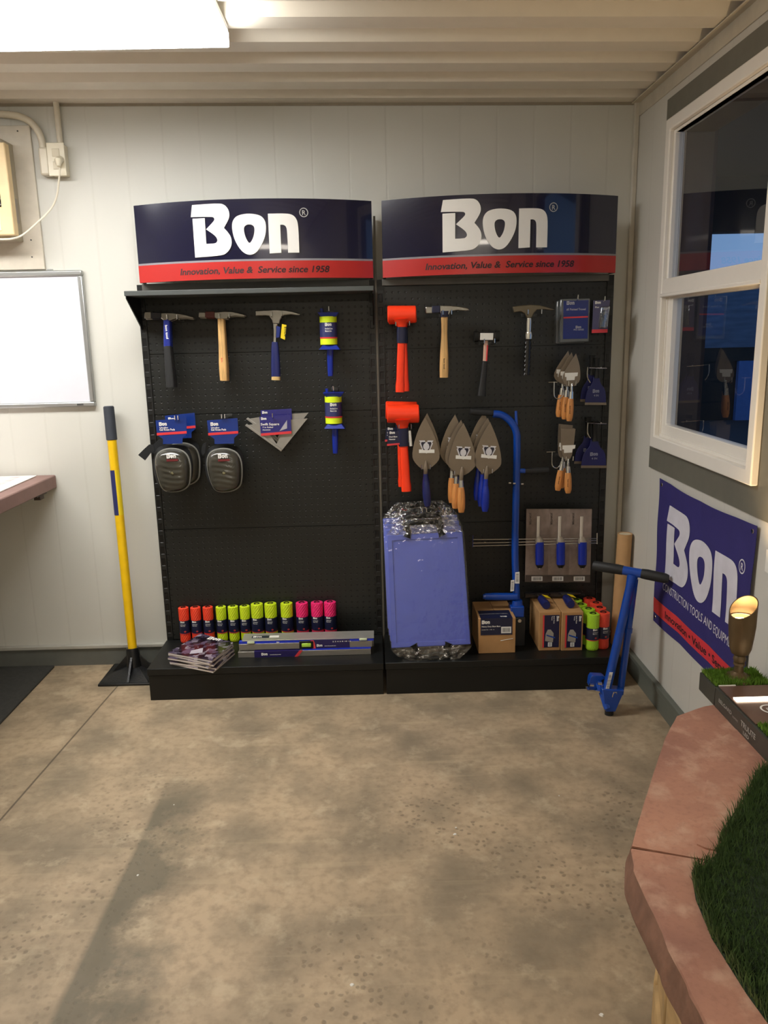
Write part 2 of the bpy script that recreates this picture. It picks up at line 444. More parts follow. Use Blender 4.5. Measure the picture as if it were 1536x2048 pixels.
def part(par, name, bm, mt, label=None, **k):
    o = link(name, bm, mt, loc=Vector(root_of(par)['_o']), parent=par, **k)
    if label: o['label'] = label
    return o
def solo(name, label, cat, bm, mt, group=None, loc=None, **k):
    if loc is None:
        xs = [v.co for v in bm.verts]; loc = Vector((sum(v.x for v in xs)/len(xs), sum(v.y for v in xs)/len(xs), min(v.z for v in xs)))
    o = link(name, bm, mt, loc=loc, **k); o.location = loc
    return tag(o, label, cat, group)
def struct(name, bm, mt, **k):
    o = link(name, bm, mt, **k); o['kind'] = 'structure'; return o
def dup(o, delta=(0, 0, 0), label=None, rot=None, scale=None, group=None, par=None, mats=None):
    c = o.copy(); COL.objects.link(c)
    if par is None:
        c.location = o.location + Vector(delta)
        if label: c['label'] = label
        if rot: c.rotation_euler = rot
        if scale: c.scale = (scale,)*3
    else: c.parent = par
    if mats and c.type == 'MESH' and c.data.materials and c.data.materials[0].name in mats:
        c.data = c.data.copy(); c.data.materials[0] = mats[c.data.materials[0].name]
    for ch in list(o.children): dup(ch, par=c, mats=mats)
    return c

# ------------------------------------------------------------------ lettering
_tc = {}
def text_mesh(s, bold):
    if (s, bold) in _tc: return _tc[(s, bold)]
    cu = bpy.data.curves.new('t', 'FONT'); cu.body = s; cu.size = 1; cu.offset = .012*bold; cu.resolution_u = 3; cu.align_x = 'LEFT'
    o = bpy.data.objects.new('t', cu); COL.objects.link(o)
    dg = bpy.context.evaluated_depsgraph_get(); dg.update(); me = bpy.data.meshes.new_from_object(o.evaluated_get(dg))
    vs = [(v.co.x, v.co.y) for v in me.vertices]; fs = [tuple(p.vertices) for p in me.polygons]
    bpy.data.objects.remove(o); bpy.data.curves.remove(cu); bpy.data.meshes.remove(me)
    w_ = max([v[0] for v in vs] or [1]); _tc[(s, bold)] = (vs, fs, w_); return _tc[(s, bold)]
def text(bm, s, o, ex=(1, 0, 0), ey=(0, 0, 1), h=.01, width=None, bold=1.5, shear=0, align='L', fn=None):
    """cap height h; width squeezes the line to that length"""
    vs, fs, w_ = text_mesh(s, bold); o = Vector(o); ex = Vector(ex).normalized(); ey = Vector(ey).normalized()
    sy = h/.73; sx = sy if not width else width/w_
    ox = {'L': 0, 'C': -w_*sx/2, 'R': -w_*sx}[align]
    f = fn or (lambda a, b: o+ex*a+ey*b)
    nv = [bm.verts.new(f(ox+x*sx+shear*y*sy, y*sy)) for x, y in vs]
    for t in fs:
        try: bm.faces.new([nv[i] for i in t])
        except ValueError: pass
    return bm
def _n(pts): return [((x-428)/277, (381-y)/277) for x, y in pts]
_B = _n([(440, 100), (598, 97), (628, 106), (646, 128), (653, 155), (647, 182), (616, 228), (636, 250), (652, 274), (657, 303), (650, 332), (628, 360), (595, 376), (437, 381),
         (437, 172), (509, 172), (508, 310), (553, 310), (568, 306), (577, 292), (565, 268), (513, 232), (557, 194), (566, 182), (562, 170), (545, 166), (428, 163)])
_Bc = {0, 6, 13, 14, 15, 16, 21, 26}
_O = _n([(661, 225), (668, 190), (695, 164), (757, 154), (822, 164), (848, 190), (853, 228), (846, 275), (822, 325), (790, 366), (755, 378), (720, 366), (690, 330), (668, 280)])
_Oh = _n([(727, 245), (730, 224), (745, 214), (758, 213), (772, 214), (786, 224), (788, 245), (780, 280), (765, 306), (756, 313), (747, 306), (734, 280)])
_Nn = _n([(866, 158), (960, 157), (1000, 162), (1024, 185), (1032, 225), (1031, 367), (968, 367), (968, 245), (962, 224), (948, 216), (931, 217), (930, 367), (865, 370)])
_Nc = {0, 5, 6, 10, 11, 12}
def L2(p): return [Vector((a, b, 0)) for a, b in p]
LOGO = [[smooth_loop(L2(_B), 2, _Bc)], [smooth_loop(L2(_O), 2), smooth_loop(L2(_Oh), 2)], [smooth_loop(L2(_Nn), 2, _Nc)]]
LOGO_W = (1032-428)/277
def logo(bm, o, ex=(1, 0, 0), ey=(0, 0, 1), h=.01, th=0, fn=None, cuts=None):
    """the three letter forms, h tall; th = raised thickness towards ex x ey"""
    o = Vector(o); ex = Vector(ex).normalized(); ey = Vector(ey).normalized(); nz = ex.cross(ey)
    q = BM()
    for loops in LOGO:
        flat = [p for l in loops for p in l]
        vs = [q.verts.new(p) for p in flat]
        for t in tessellate_polygon(loops):
            if len(set(t)) == 3:
                try: q.faces.new([vs[i] for i in t])
                except ValueError: pass
    if cuts:
        for i in range(1, 24):
            bmesh.ops.bisect_plane(q, geom=q.verts[:]+q.edges[:]+q.faces[:], plane_co=(i*.1, 0, 0), plane_no=(1, 0, 0))
            if i < 11: bmesh.ops.bisect_plane(q, geom=q.verts[:]+q.edges[:]+q.faces[:], plane_co=(0, i*.1-.03, 0), plane_no=(0, 1, 0))
    if th:
        r = bmesh.ops.extrude_face_region(q, geom=q.faces[:])
        for v in r['geom']:
            if isinstance(v, bmesh.types.BMVert): v.co.z = th/h
    mp = {}
    for v in q.verts:
        c = v.co
        mp[v] = bm.verts.new(fn(c.x*h, c.y*h, c.z*h) if fn else o+ex*c.x*h+ey*c.y*h+nz*c.z*h)
    for f in q.faces:
        try: bm.faces.new([mp[v] for v in f.verts])
        except ValueError: pass
    q.free(); return bm

# ================================================================== THE ROOM
W = 1.033          # right wall
XL, YB = -3.0, -5.6  # unseen left wall and the wall behind the viewer
def zc(x): return 2.2392 - .0156*(x-W)
struct('floor', box(BM(), XL-.1, W+.12, YB-.1, .1, -.1, 0), floor_mat())
WMAT = wall_mat('white_panel_wall', (208, 207, 198), 0, .143)
struct('wall_back', prism(BM(), [(XL, 0, 0), (W+.12, 0, 0), (W+.12, 0, zc(W+.12)), (XL, 0, zc(XL))], (0, .1, 0)), WMAT)
WR = wall_mat('white_board_wall', (206, 203, 194), 1, .16)
wy0, wy1, wz0, wz1 = -1.165, -.42, .99, 2.055
bm = prism(BM(), [[(W, .0, 0), (W, YB, 0), (W, YB, 2.24), (W, 0, 2.24)], [(W, wy1, wz0), (W, wy1, wz1), (W, wy0, wz1), (W, wy0, wz0)]], (.1, 0, 0))
struct('wall_right', bm, WR)
struct('wall_left', box(BM(), XL-.1, XL, YB, 0, 0, 2.36), WMAT)
struct('wall_front', box(BM(), XL, W, YB-.1, YB, 0, 2.36), WMAT)
# ribbed steel ceiling: ribs run left to right
bm = BM(); prof = []; y = .02; per = .1915
while y > YB-.2:
    prof += [(y, 0), (y-.085, 0), (y-.108, .034), (y-.168, .034)]; y -= per
xs = [XL, W+.1]
rows = [[bm.verts.new((x, py, zc(x)+pz)) for py, pz in prof] for x in xs]
rows2 = [[bm.verts.new((x, py, zc(x)+pz+.06)) for py, pz in prof] for x in xs]
for k in range(len(prof)-1):
    bm.faces.new((rows[0][k], rows[1][k], rows[1][k+1], rows[0][k+1])); bm.faces.new((rows2[0][k], rows2[0][k+1], rows2[1][k+1], rows2[1][k]))
bm.faces.new([rows[0][0], rows[1][0], rows2[1][0], rows2[0][0]]); bm.faces.new([rows[0][-1], rows[1][-1], rows2[1][-1], rows2[0][-1]])
struct('ceiling', bm, mat('ribbed_steel_paint', (226, 219, 204), .38, bump=.08, bscale=30, var=.02), ang=20)
# edge trims
TR = mat('trim_paint', (196, 188, 170), .45)
bm = BM(); box(bm, W-.004, W, YB, 0, 2.185, 2.2385); box(bm, W-.03, W, YB, 0, 2.232, 2.236); struct('trim_1', bm, TR)
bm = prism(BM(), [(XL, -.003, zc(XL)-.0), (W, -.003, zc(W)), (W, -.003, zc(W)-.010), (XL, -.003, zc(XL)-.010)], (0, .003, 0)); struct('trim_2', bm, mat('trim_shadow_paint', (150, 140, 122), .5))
# baseboards
BBM = mat('baseboard_grey', (100, 102, 96), .45); BBT = mat('baseboard_light_cap', (176, 174, 164), .35)
bm = BM(); box(bm, XL, W, -.014, 0, 0, .078); b1 = struct('baseboard_back', bm, BBM)
bm = BM(); box(bm, XL, W, -.022, 0, .078, .094); struct('trim_3', bm, BBT, bev=.003)
bm = BM(); box(bm, W-.014, W, YB, 0, 0, .092); box(bm, W-.022, W, YB, 0, .078, .096); struct('baseboard_right', bm, mat('baseboard_right_grey', (96, 100, 92), .45), bev=.002)
# corner moulding
bm = BM(); box(bm, W-.02, W, -.02, 0, .09, 2.24); struct('trim_4', bm, mat('corner_trim', (200, 194, 180), .45), bev=.004)

# ------------------------------------------------------------------ ceiling light fixtures
def fixture(name, label, x0, x1, y0, y1, ztop, mt, drop=.07):
    c = ((x0+x1)/2, (y0+y1)/2, ztop-drop)
    t = thing(name, label, 'ceiling light', c)
    z0 = ztop-drop; ym_ = (y0+y1)/2
    part(t, 'housing', box(BM(), x0-.02, x1, y0, y1, z0+.050, ztop), mat('fixture_white', (230, 230, 228), .4), bev=.004)
    for yy in (y0-.006, y1): part(t, 'side_rail', box(BM(), x0-.01, x1-.004, yy, yy+.006, z0+.012, ztop), MATS['fixture_white'], bev=.002)
    for xx in (x0-.012,): part(t, 'end_cap', box(BM(), xx, xx+.012, y0, y1, z0, z0+.05), MATS['fixture_white'], bev=.003)
    n = 10; ym = (y0+y1)/2; hw = (y1-y0)/2
    sec = [(ym-hw, z0+.049)]+[(ym-hw*math.cos(math.pi*k/n), z0+.018-.018*math.sin(math.pi*k/n)**.6) for k in range(n+1)]+[(ym+hw, z0+.049)]
    part(t, 'diffuser', prism(BM(), [(x0, a, b) for a, b in sec], (x1-x0, 0, 0)), mt)
    return t
LAMPW = mat('lamp_cool_white', (255, 255, 255), .4, emit=((1, .99, .968), MAIN_W), var=0)
LAMPB = mat('lamp_warm_white', (255, 255, 255), .4, emit=((1, .90, .77), BACK_W), var=0)
fixture('ceiling_light', 'bright white wraparound tube light on the ribbed ceiling at upper left', -2.25, -.40, -1.14, -.78, zc(-.4)-.002, LAMPW)
fixture('ceiling_light', 'warm white tube light on the ceiling behind the viewer', -.9, .7, -4.7, -4.4, zc(.7)-.002, LAMPB)

# ================================================================== LEFT PART OF THE BACK WALL
# cover panel above the whiteboard
PNL = mat('painted_plywood', (206, 198, 182), .5, bump=.1)
t = thing('wall_cover_panel', 'cream painted plywood panel screwed to the wall around the air conditioner', 'panel', (-1.65, -.006, 1.672))
part(t, 'panel_sheet', box(BM(), -2.4, -1.295, -.012, 0, 1.672, 2.198), PNL, bev=.002)
for px, py in ((35, 262), (62, 480), (64, 514)):
    c = AY(px, py, -.013); part(t, 'screw', lathe(BM(), (0, 0, 0), [(.003, -.001), (.003, .001)], 8), GREYM)
    t.children[-1].rotation_euler = (R(90), 0, 0); t.children[-1].location = c - Vector(t['_o']); t.children[-1].data.transform(Matrix.Translation(Vector(t['_o'])))
# window air conditioner, right end
t = thing('air_conditioner', 'cream through-wall air conditioner with dark louvred grille at left edge', 'air conditioner', (-1.62, -.08, 1.775))
CREAM = mat('aged_cream_plastic', (222, 196, 150), .5); ACG = mat('ac_sleeve', (170, 160, 138), .55)
part(t, 'sleeve', box(BM(), -2.0, -1.366, -.115, -.012, 1.775, 2.13), ACG, bev=.004)
part(t, 'front_frame', prism(BM(), [[(-2.0, -.15, 1.785), (-1.34, -.15, 1.785), (-1.34, -.15, 2.108), (-2.0, -.15, 2.108)],
                                    [(-1.96, -.15, 1.885), (-1.96, -.15, 2.08), (-1.378, -.15, 2.08), (-1.378, -.15, 1.885)]], (0, .04, 0)), CREAM, bev=.004)
for k in range(9): part(t, 'louvre', box(BM(), -1.96, -1.378, -.142, -.118, 1.893+k*.021, 1.896+k*.021), mat('louvre_grey', (120, 116, 106), .5))
part(t, 'grille_back', box(BM(), -1.96, -1.378, -.118, -.114, 1.885, 2.08), BLK)
part(t, 'control_panel', box(BM(), -1.9, -1.385, -.1525, -.148, 1.80, 1.868), mat('control_cream', (236, 218, 180), .4), bev=.002)
for z in (1.818, 1.842): part(t, 'button', box(BM(), -1.425, -1.398, -.156, -.152, z, z+.012), mat('button_grey', (170, 158, 136), .5), bev=.001)
part(t, 'rating_sticker', box(BM(), -1.3662, -1.3655, -.09, -.03, 1.84, 1.93), mat('foil_sticker', (150, 142, 130), .35))
# socket box, conduit, cord
PVC = mat('cream_pvc', (216, 208, 188), .35); IV = mat('ivory_plastic', (222, 214, 190), .3)
t = thing('socket_box', 'ivory surface socket box on the back wall below the ceiling conduit', 'socket', (-1.19, -.02, 2.01))
part(t, 'back_box', box(BM(), -1.222, -1.163, -.045, 0, 2.012, 2.122), IV, bev=.003)
part(t, 'face_plate', box(BM(), -1.226, -1.159, -.05, -.045, 2.008, 2.126), IV, bev=.002)
for z in (2.045, 2.09): part(t, 'outlet', box(BM(), -1.206, -1.178, -.053, -.05, z-.014, z+.014), mat('outlet_ivory', (206, 196, 170), .35), bev=.004)
solo('conduit', 'straight cream conduit dropping from the ceiling to the socket box', 'conduit', tube(BM(), [(-1.183, -.018, zc(-1.18)), (-1.183, -.018, 2.124)], .011), PVC)
c = [AY(-40, 226, -.02), AY(0, 228, -.02), AY(35, 232, -.02), AY(62, 245, -.02), AY(80, 270, -.02), AY(87, 300, -.02), AY(90, 325, -.02)]
t = thing('conduit', 'curved cream conduit bending from the left over the panel corner to the socket box', 'conduit', c[-1])
part(t, 'pipe', tube(BM(), arc_pts(c, 5), .013), PVC)
a = AY(92, 322, -.02); part(t, 'elbow', box(BM(), a.x-.018, a.x+.02, -.045, 0, a.z-.055, a.z+.045), PVC, bev=.008)
part(t, 'nipple', tube(BM(), [(a.x+.02, -.022, a.z-.04), (-1.222, -.022, a.z-.04)], .012), PVC)
t = thing('power_cord', 'white power cord drooping from the socket box to the air conditioner', 'cord', AY(118, 322, -.07))
p0 = AY(118, 322, -.065)
part(t, 'plug', tube(BM(), [p0+Vector((0, .012, .006)), p0+Vector((0, -.006, 0)), p0+Vector((.0, -.008, -.02))], [.015, .014, .007]), IV)
pts = [AY(120, 335, -.072), AY(118, 360, -.06), AY(113, 395, -.05), AY(100, 420, -.055), AY(75, 445, -.09), AY(45, 470, -.13), AY(20, 478, -.165), AY(-20, 478, -.165)]
part(t, 'cable', tube(BM(), arc_pts(pts, 6), .0038, 8), mat('white_cable', (226, 218, 198), .4))
# whiteboard
t = thing('whiteboard', 'blank whiteboard with an aluminium frame on the left of the back wall', 'whiteboard', (-1.6, -.01, 1.13))
part(t, 'writing_surface', box(BM(), -2.38, -1.168, -.012, -.002, 1.148, 1.645), mat('whiteboard_enamel', (216, 217, 224), .22, var=.01))
ALU = mat('satin_aluminium', (176, 178, 176), .32, .7, var=.02)
for nm, bx in (('frame_rail', (-2.4, -1.15, 1.645, 1.666)), ('frame_rail', (-2.4, -1.15, 1.130, 1.150)), ('frame_stile', (-1.170, -1.15, 1.150, 1.645)), ('frame_stile', (-2.4, -2.38, 1.150, 1.645))):
    part(t, nm, box(BM(), bx[0], bx[1], -.022, 0, bx[2], bx[3]), ALU, bev=.005)
part(t, 'maker_badge', box(BM(), -1.222, -1.196, -.0235, -.022, 1.1365, 1.1435), GREYM)
part(t, 'hanging_clip', box(BM(), -1.285, -1.268, -.018, 0, 1.666, 1.672), ALU)
# stone counter at left
ST2 = mat('mauve_sandstone', (136, 106, 98), .6, var=.1, scale=12, bump=.2)
t = thing('stone_counter', 'mauve stone counter slab cantilevered from the back wall at left', 'counter', (-1.8, -.8, .79))
part(t, 'slab', box(BM(), -2.4, -1.349, -1.9, -.002, .795, .849), ST2, bev=.005)
for yy in (-.06, -1.2):
    bm = BM(); box(bm, -1.41, -1.37, yy-.10, yy, .783, .795); box(bm, -1.40, -1.375, yy-.06, yy-.02, .765, .795); part(t, 'bracket', bm, mat('rusty_steel', (74, 58, 48), .6))
bm = prism(BM(), [(-2.3, -.035, .8505), (-1.415, -.035, .8505), (-1.395, -.9, .8505), (-2.3, -.9, .8505)], (0, 0, .003))
t = thing('site_plan', 'white-bordered printed plan lying on the mauve stone counter', 'poster', (-1.85, -.5, .8495))
part(t, 'sheet', bm, mat('plan_border_white', (244, 240, 230), .5))
part(t, 'printed_area', prism(BM(), [(-2.25, -.06, .8536), (-1.47, -.06, .8536), (-1.45, -.85, .8536), (-2.25, -.85, .8536)], (0, 0, .0004)), paper_mat())
# floor mat
solo('floor_mat', 'dark charcoal rubber-edged floor mat at the left under the stone counter', 'mat',
     prism(BM(), [(-2.6, -.03, 0), (-1.437, -.03, 0), (-1.425, -2.4, 0), (-2.6, -2.4, 0)], (0, 0, .011)), mat('charcoal_carpet', (58, 58, 54), .95, bump=.8, bscale=300, var=.15, scale=60), bev=.003)

# ------------------------------------------------------------------ tamper
t = thing('hand_tamper', 'yellow-handled hand tamper with black cast iron plate leaning on the back wall', 'tamper', (-1.06, -.13, 0))
top, bot = AY(217, 812, -.045), Vector((-1.055, -.135, .075))
bx = lambda k: top.lerp(bot, k)
part(t, 'shaft', tube(BM(), [bx(.1), bx(1)], .0185, 20), mat('yellow_fibreglass', (236, 190, 12), .35))
part(t, 'grip', tube(BM(), [bx(0), bx(.004), bx(.128), bx(.13)], [.017, .021, .0215, .019], 20), mat('slate_foam', (52, 56, 64), .7, bump=.3))
part(t, 'label', tube(BM(), [bx(.245), bx(.42)], .0189, 20), YTAG)
bm = tube(BM(), [bx(.245), bx(.42)], .0192, 28)
bmesh.ops.delete(bm, geom=[f for f in bm.faces if f.calc_center_median().x > bx((bx(0).z-f.calc_center_median().z)/(top.z-bot.z)).x+.004 or f.calc_center_median().y > -.06-(1-(f.calc_center_median().z)/top.z)*.08+.01], context='FACES')
part(t, 'label_print', bm, mat('tamper_label_blue', (40, 46, 96), .4))
IRON = mat('black_cast_iron', (24, 25, 26), .35, bump=.5, bscale=120)
x0, x1, y0, y1 = -1.177, -.962, -.243, -.028
bm = BM(); hexa(bm, [(x0, y0, 0), (x1, y0, 0), (x1, y1, 0), (x0, y1, 0)], [(x0, y0, .010), (x1, y0, .010), (x1, y1, .010), (x0, y1, .010)])
cx, cy = -1.055, -.135
hexa(bm, [(x0+.006, y0+.006, .010), (x1-.006, y0+.006, .010), (x1-.006, y1-.006, .010), (x0+.006, y1-.006, .010)], [(cx-.03, cy-.03, .045), (cx+.03, cy-.03, .045), (cx+.03, cy+.03, .045), (cx-.03, cy+.03, .045)])
part(t, 'tamping_plate', bm, IRON, bev=.002)
part(t, 'socket', tube(BM(), [(cx, cy, .03), (cx, cy, .09), bx(.955)], [.034, .028, .026], 16), IRON)
for sx, sy in ((1, 0), (-1, 0), (0, 1), (0, -1)):
    a = Vector((cx+sx*.02, cy+sy*.02, .10)); b = Vector((cx+sx*.100, cy+sy*.1, .012)); n = Vector((-sy, sx, 0))*.004
    part(t, 'rib', prism(BM(), [a-n, b-n, Vector((cx+sx*.02, cy+sy*.02, .012))-n, Vector((cx+sx*.02, cy+sy*.02, .03))-n], n*2), IRON)

# ================================================================== DISPLAY STANDS
YP = -.079
DZ = .134
def stand(name, label, x0, x1, hx0, hx1, shelf):
    t = thing(name, label, 'display stand', ((x0+x1)/2, -.2, 0))
    for s, x in ((-1, x0), (1, x1)):
        xa = x if s < 0 else x-.026
        o = part(t, 'upright', box(BM(), xa, xa+.026, YP-.004, -.02, 0, 1.60 if shelf else 1.60), BLK)
        q = link('slot_strip', box(BM(), -.012, .012, -.0006, 0, DZ+.01-1, 1.56-1), SLOT, parent=o); q.location = Vector((xa+.013, YP-.004, 1)) - Vector(t['_o'])
    zs = [DZ, .62, 1.095, 1.335, 1.575]
    for i in range(4):
        o = link('peg_panel', box(BM(), -(x1-x0)/2+.0265, (x1-x0)/2-.0265, 0, .006, zs[i]+.0012, zs[i+1]-.0012), PEG, parent=t); o.location = Vector(((x0+x1)/2, YP, 0))-Vector(t['_o'])
    part(t, 'back_sheet', box(BM(), x0+.004, x1-.004, YP+.008, -.03, .02, 1.58), BLK)
    part(t, 'top_rail', box(BM(), x0+.02, x1-.02, YP-.006, -.03, 1.577, 1.603), mat('top_rail_grey', (96, 94, 88), .45), bev=.002)
    part(t, 'deck', box(BM(), x0-.003, x1-.001, -.388, YP-.005, DZ-.028, DZ), BLK, bev=.002)
    part(t, 'kick_plate', box(BM(), x0, x1-.003, -.383, -.36, 0, DZ-.03), BLK, bev=.0015)
    for x in (x0, x1-.014): part(t, 'base_side', box(BM(), x, x+.011, -.36, YP, 0, DZ-.028), BLK)
    # bowed sign
    h = part(t, 'header_sign', BM(), NAVY)
    bpy.data.meshes.remove(h.data, do_unlink=True) if False else None
    half = (hx1-hx0)/2; sag = .105; rr = (half*half+sag*sag)/(2*sag); cxm = (hx0+hx1)/2; yend = -.118
    amax = math.asin(half/rr)
    def M(u, v, out_=0):  # u along the arc from the centre, v height, out_ towards the viewer
        a = u/rr; return Vector((cxm+(rr+out_)*math.sin(a), yend+(rr-sag)-(rr+out_)*math.cos(a), v))
    ul = amax*rr
    def sheet(bm, u0, u1, v0, v1, o0, o1, n=28):
        A = []
        for i in range(n+1):
            u = u0+(u1-u0)*i/n; A.append([bm.verts.new(M(u, v, o)) for v, o in ((v0, o1), (v1, o1), (v1, o0), (v0, o0))])
        for i in range(n):
            for k in range(4): bm.faces.new((A[i][k], A[i][(k+1) % 4], A[i+1][(k+1) % 4], A[i+1][k]))
        bm.faces.new(A[0]); bm.faces.new(A[-1][::-1]); return bm
    z0, z1 = 1.604, 1.884; zst = z0+.063
    me = BM(); sheet(me, -ul, ul, z0, z1, 0, -.004)
    bpy.data.objects.remove(h, do_unlink=True)
    h = part(t, 'header_sign', me, NAVY, 'navy curved header panel')
    bm = BM(); sheet(bm, -ul, ul, z0+.0005, zst, .0012, 0); part(h, 'red_stripe', bm, REDS)
    bm = BM(); sheet(bm, -ul, ul, zst, zst+.007, .0012, 0); part(h, 'silver_line', bm, SILV)
    for s in (-1, 1):
        xe = hx0 if s < 0 else hx1-.012
        part(h, 'side_cheek', box(BM(), xe, xe+.012, yend+.002, -.07, z0, z1-.004), BLK)
    H = .181; ox = -.218 if hx0 < -.5 else -.232
    zb = z0+.081
    bm = logo(BM(), (0, 0, 0), h=H*1.0, th=.003, fn=lambda a, b, c: M(ox+a, zb+b, .0015+c), cuts=True)
    part(h, 'logo_lettering', bm, WHT, 'white raised company lettering')
    bm = text(BM(), 'Innovation, Value &  Service since 1958', (0, 0, 0), h=.0235, width=.565, bold=2, shear=.22, fn=lambda a, b: M(ox-.062+a, z0+.021+b, .002))
    part(h, 'tagline', bm, DRK)
    bm = BM(); cu, cv = ox+LOGO_W*H+.022, zb+H*.83
    ro, ri = .0165, .0135; n = 28
    A = [bm.verts.new(M(cu+ro*math.cos(2*math.pi*k/n), cv+ro*math.sin(2*math.pi*k/n), .002)) for k in range(n)]
    B = [bm.verts.new(M(cu+ri*math.cos(2*math.pi*k/n), cv+ri*math.sin(2*math.pi*k/n), .002)) for k in range(n)]
    for k in range(n): bm.faces.new((A[k], A[(k+1) % n], B[(k+1) % n], B[k]))
    text(bm, 'R', (0, 0, 0), h=.017, bold=1.5, align='C', fn=lambda a, b: M(cu+a, cv-.0085+b, .002))
    part(h, 'registered_mark', bm, mat('silver_print', (176, 174, 170), .4))
    return t
t = stand('display_stand', 'black pegboard display stand with a projecting top shelf, holding knee pads and twine rolls', -.921, .003, -.897, -.002, True)
sh = part(t, 'top_shelf', box(BM(), -.916, -.001, -.272, YP, 1.549, 1.567), mat('shelf_grey', (72, 76, 74), .45), bev=.002)
for xx in (-.914, -.006):
    part(sh, 'bracket', prism(BM(), [(xx, -.262, 1.549), (xx, -.262, 1.54), (xx, -.09, 1.43), (xx, YP-.005, 1.43), (xx, YP-.005, 1.549)], (.004, 0, 0)), BLK)
stand('display_stand', 'black pegboard display stand in the right corner, holding orange mallets and trowels', .012, .940, .036, .932, False)
# pillar between the signs
solo('post', 'slim grey metal post standing between the two display stands', 'post', box(BM(), .0035, .0115, -.084, -.01, 0, 1.835), mat('post_grey', (92, 88, 78), .45))
solo('post', 'dark grey metal post behind the outer gap of the left display stand', 'post', box(BM(), -.004, .012, -.0195, -.001, 0, 1.83), mat('post_dark', (60, 58, 52), .5)) if False else None

# ================================================================== HOOKS
def hook(cx_, z, front, label, double=True, gap=.02):
    """twin-prong steel pegboard hook from the board out to y=front"""
    t = thing('pegboard_hook', label, 'hook', (cx_, YP-.002, z), 'steel hooks in the pegboards')
    part(t, 'mounting_plate', box(BM(), cx_-gap-.006, cx_+gap+.006, YP-.003, YP, z-.006, z+.008), mat('zinc_plate', (70, 70, 68), .4, .6), bev=.001)
    for s in ((-1, 1) if double else (0,)):
        x = cx_+s*gap
        pts = [(x, YP-.001, z), (x, front*.5+YP*.5, z-.001), (x, front+.01, z), (x, front, z+.004), (x, front-.001, z+.02)]
        part(t, 'prong', tube(BM(), pts, .0024, 8, ref=(1, 0, 0)), CHROME)
    return t
def bin_hook(px, py, Y, label, w_=.03):
    t = thing('pegboard_hook', label, 'hook', AY(px, py, Y), 'steel hooks in the pegboards')
    a = AY(px, py, Y)
    pts = [a+Vector((0, .0, .022)), a+Vector((0, 0, -.02)), a+Vector((.004, 0, -.036)), a+Vector((.018, 0, -.044)), a+Vector((w_, 0, -.036)), a+Vector((w_+.006, 0, -.018))]
    part(t, 'loop', tube(BM(), arc_pts(pts, 4), .0024, 8), CHROME)
    part(t, 'arm', tube(BM(), [a+Vector((0, 0, .02)), Vector((a.x, YP, a.z+.02))], .0024, 8, ref=(1, 0, 0)), CHROME)
    part(t, 'crossbar', tube(BM(), [a+Vector((-.022, 0, .02)), a+Vector((.012, 0, .02))], .002, 8), CHROME)
    return t

# ================================================================== HAMMERS
def handle(par, name, a, b, wid, Y, mt, flat=.75, squ=1.2, label=None, Yb=None):
    A, B = AY(a[0], a[1], Y), AY(b[0], b[1], Yb or Y); n = len(wid); s = (A-CC).length/FPX/1.02
    return part(par, name, tube(BM(), [A.lerp(B, i/(n-1)) for i in range(n)], [q*s/2 for q in wid], 16, flat=flat, squ=squ), mt, label)
def plate(par, name, pts, Y, th, mt, label=None, bev=.002, **k):
    return part(par, name, prism(BM(), PL(pts, Y), (0, th, 0)), mt, label, bev=bev, **k)
def prints(par, name, items, mt):
    """items: (string, px, py, cap px, width px) laid on plane Y facing the viewer"""
    bm = BM()
    for s, px, py, hp, wp, Y in items:
        o = AY(px, py, Y); k = (o-CC).length/FPX/1.02
        if s == '@': logo(bm, o, h=hp*k)
        else: text(bm, s, o, h=hp*k, width=wp*k)
    return part(par, name, bm, mt)
HG = 'brick hammers and mallets on the pegboards'
def brick_head(t, pts_poll, pts_band, pts_chisel, Y, mband, msteel=STEEL):
    plate(t, 'poll', pts_poll, Y-.003, .028, msteel, bev=.003)
    if pts_band: plate(t, 'band', pts_band, Y-.0035, .029, mband, bev=.002)
    plate(t, 'chisel_end', pts_chisel, Y, .022, msteel, bev=.003)
Y = -.165
t = thing('brick_hammer', 'brick hammer with blue and black handle, leftmost in the top row of the left stand', 'hammer', AY(334, 632, Y), HG)
brick_head(t, [(288, 623), (302, 623), (302, 637), (288, 637)], [(301, 624), (322, 625), (322, 636), (301, 637)],
           [(321, 625), (345, 625), (360, 627), (375, 630), (388, 635), (386, 638), (370, 636), (352, 637), (341, 641), (327, 641), (321, 636)], Y, mat('dark_band', (28, 30, 40), .5))
handle(t, 'upper_handle', (334, 638), (335, 693), [13, 13, 13.5, 14], Y+.01, BLUEH)
handle(t, 'grip', (335, 692), (342, 774), [14, 15, 16, 17, 17], Y+.01, RUB)
bm = text(BM(), 'bon tool', AY(330, 650, Y-.001), ex=(.02, 0, -1), ey=(1, 0, .02), h=.009, width=.052, bold=2); part(t, 'printing', bm, WHT)
for k in range(1, 2):
    dup(t, (-.005, .04, -.004), 'brick hammer half hidden behind the leftmost blue and black one', rot=(0, R(-.5), 0))
t = thing('brick_hammer', 'brick hammer with plain wooden handle and dark red band, second from the left', 'hammer', AY(442, 630, Y), HG)
brick_head(t, [(397, 624), (411, 624), (411, 635), (397, 635)], [(410, 623), (429, 623), (429, 636), (410, 635)],
           [(428, 624), (450, 622), (466, 623), (480, 626), (492, 630), (488, 633), (470, 632), (456, 634), (455, 638), (434, 638), (428, 635)], Y, mat('maroon_band', (84, 30, 28), .5))
handle(t, 'wood_handle', (442, 636), (448, 761), [13, 13.5, 14, 14, 15, 16.5, 16.5, 15], Y+.01, WOOD)
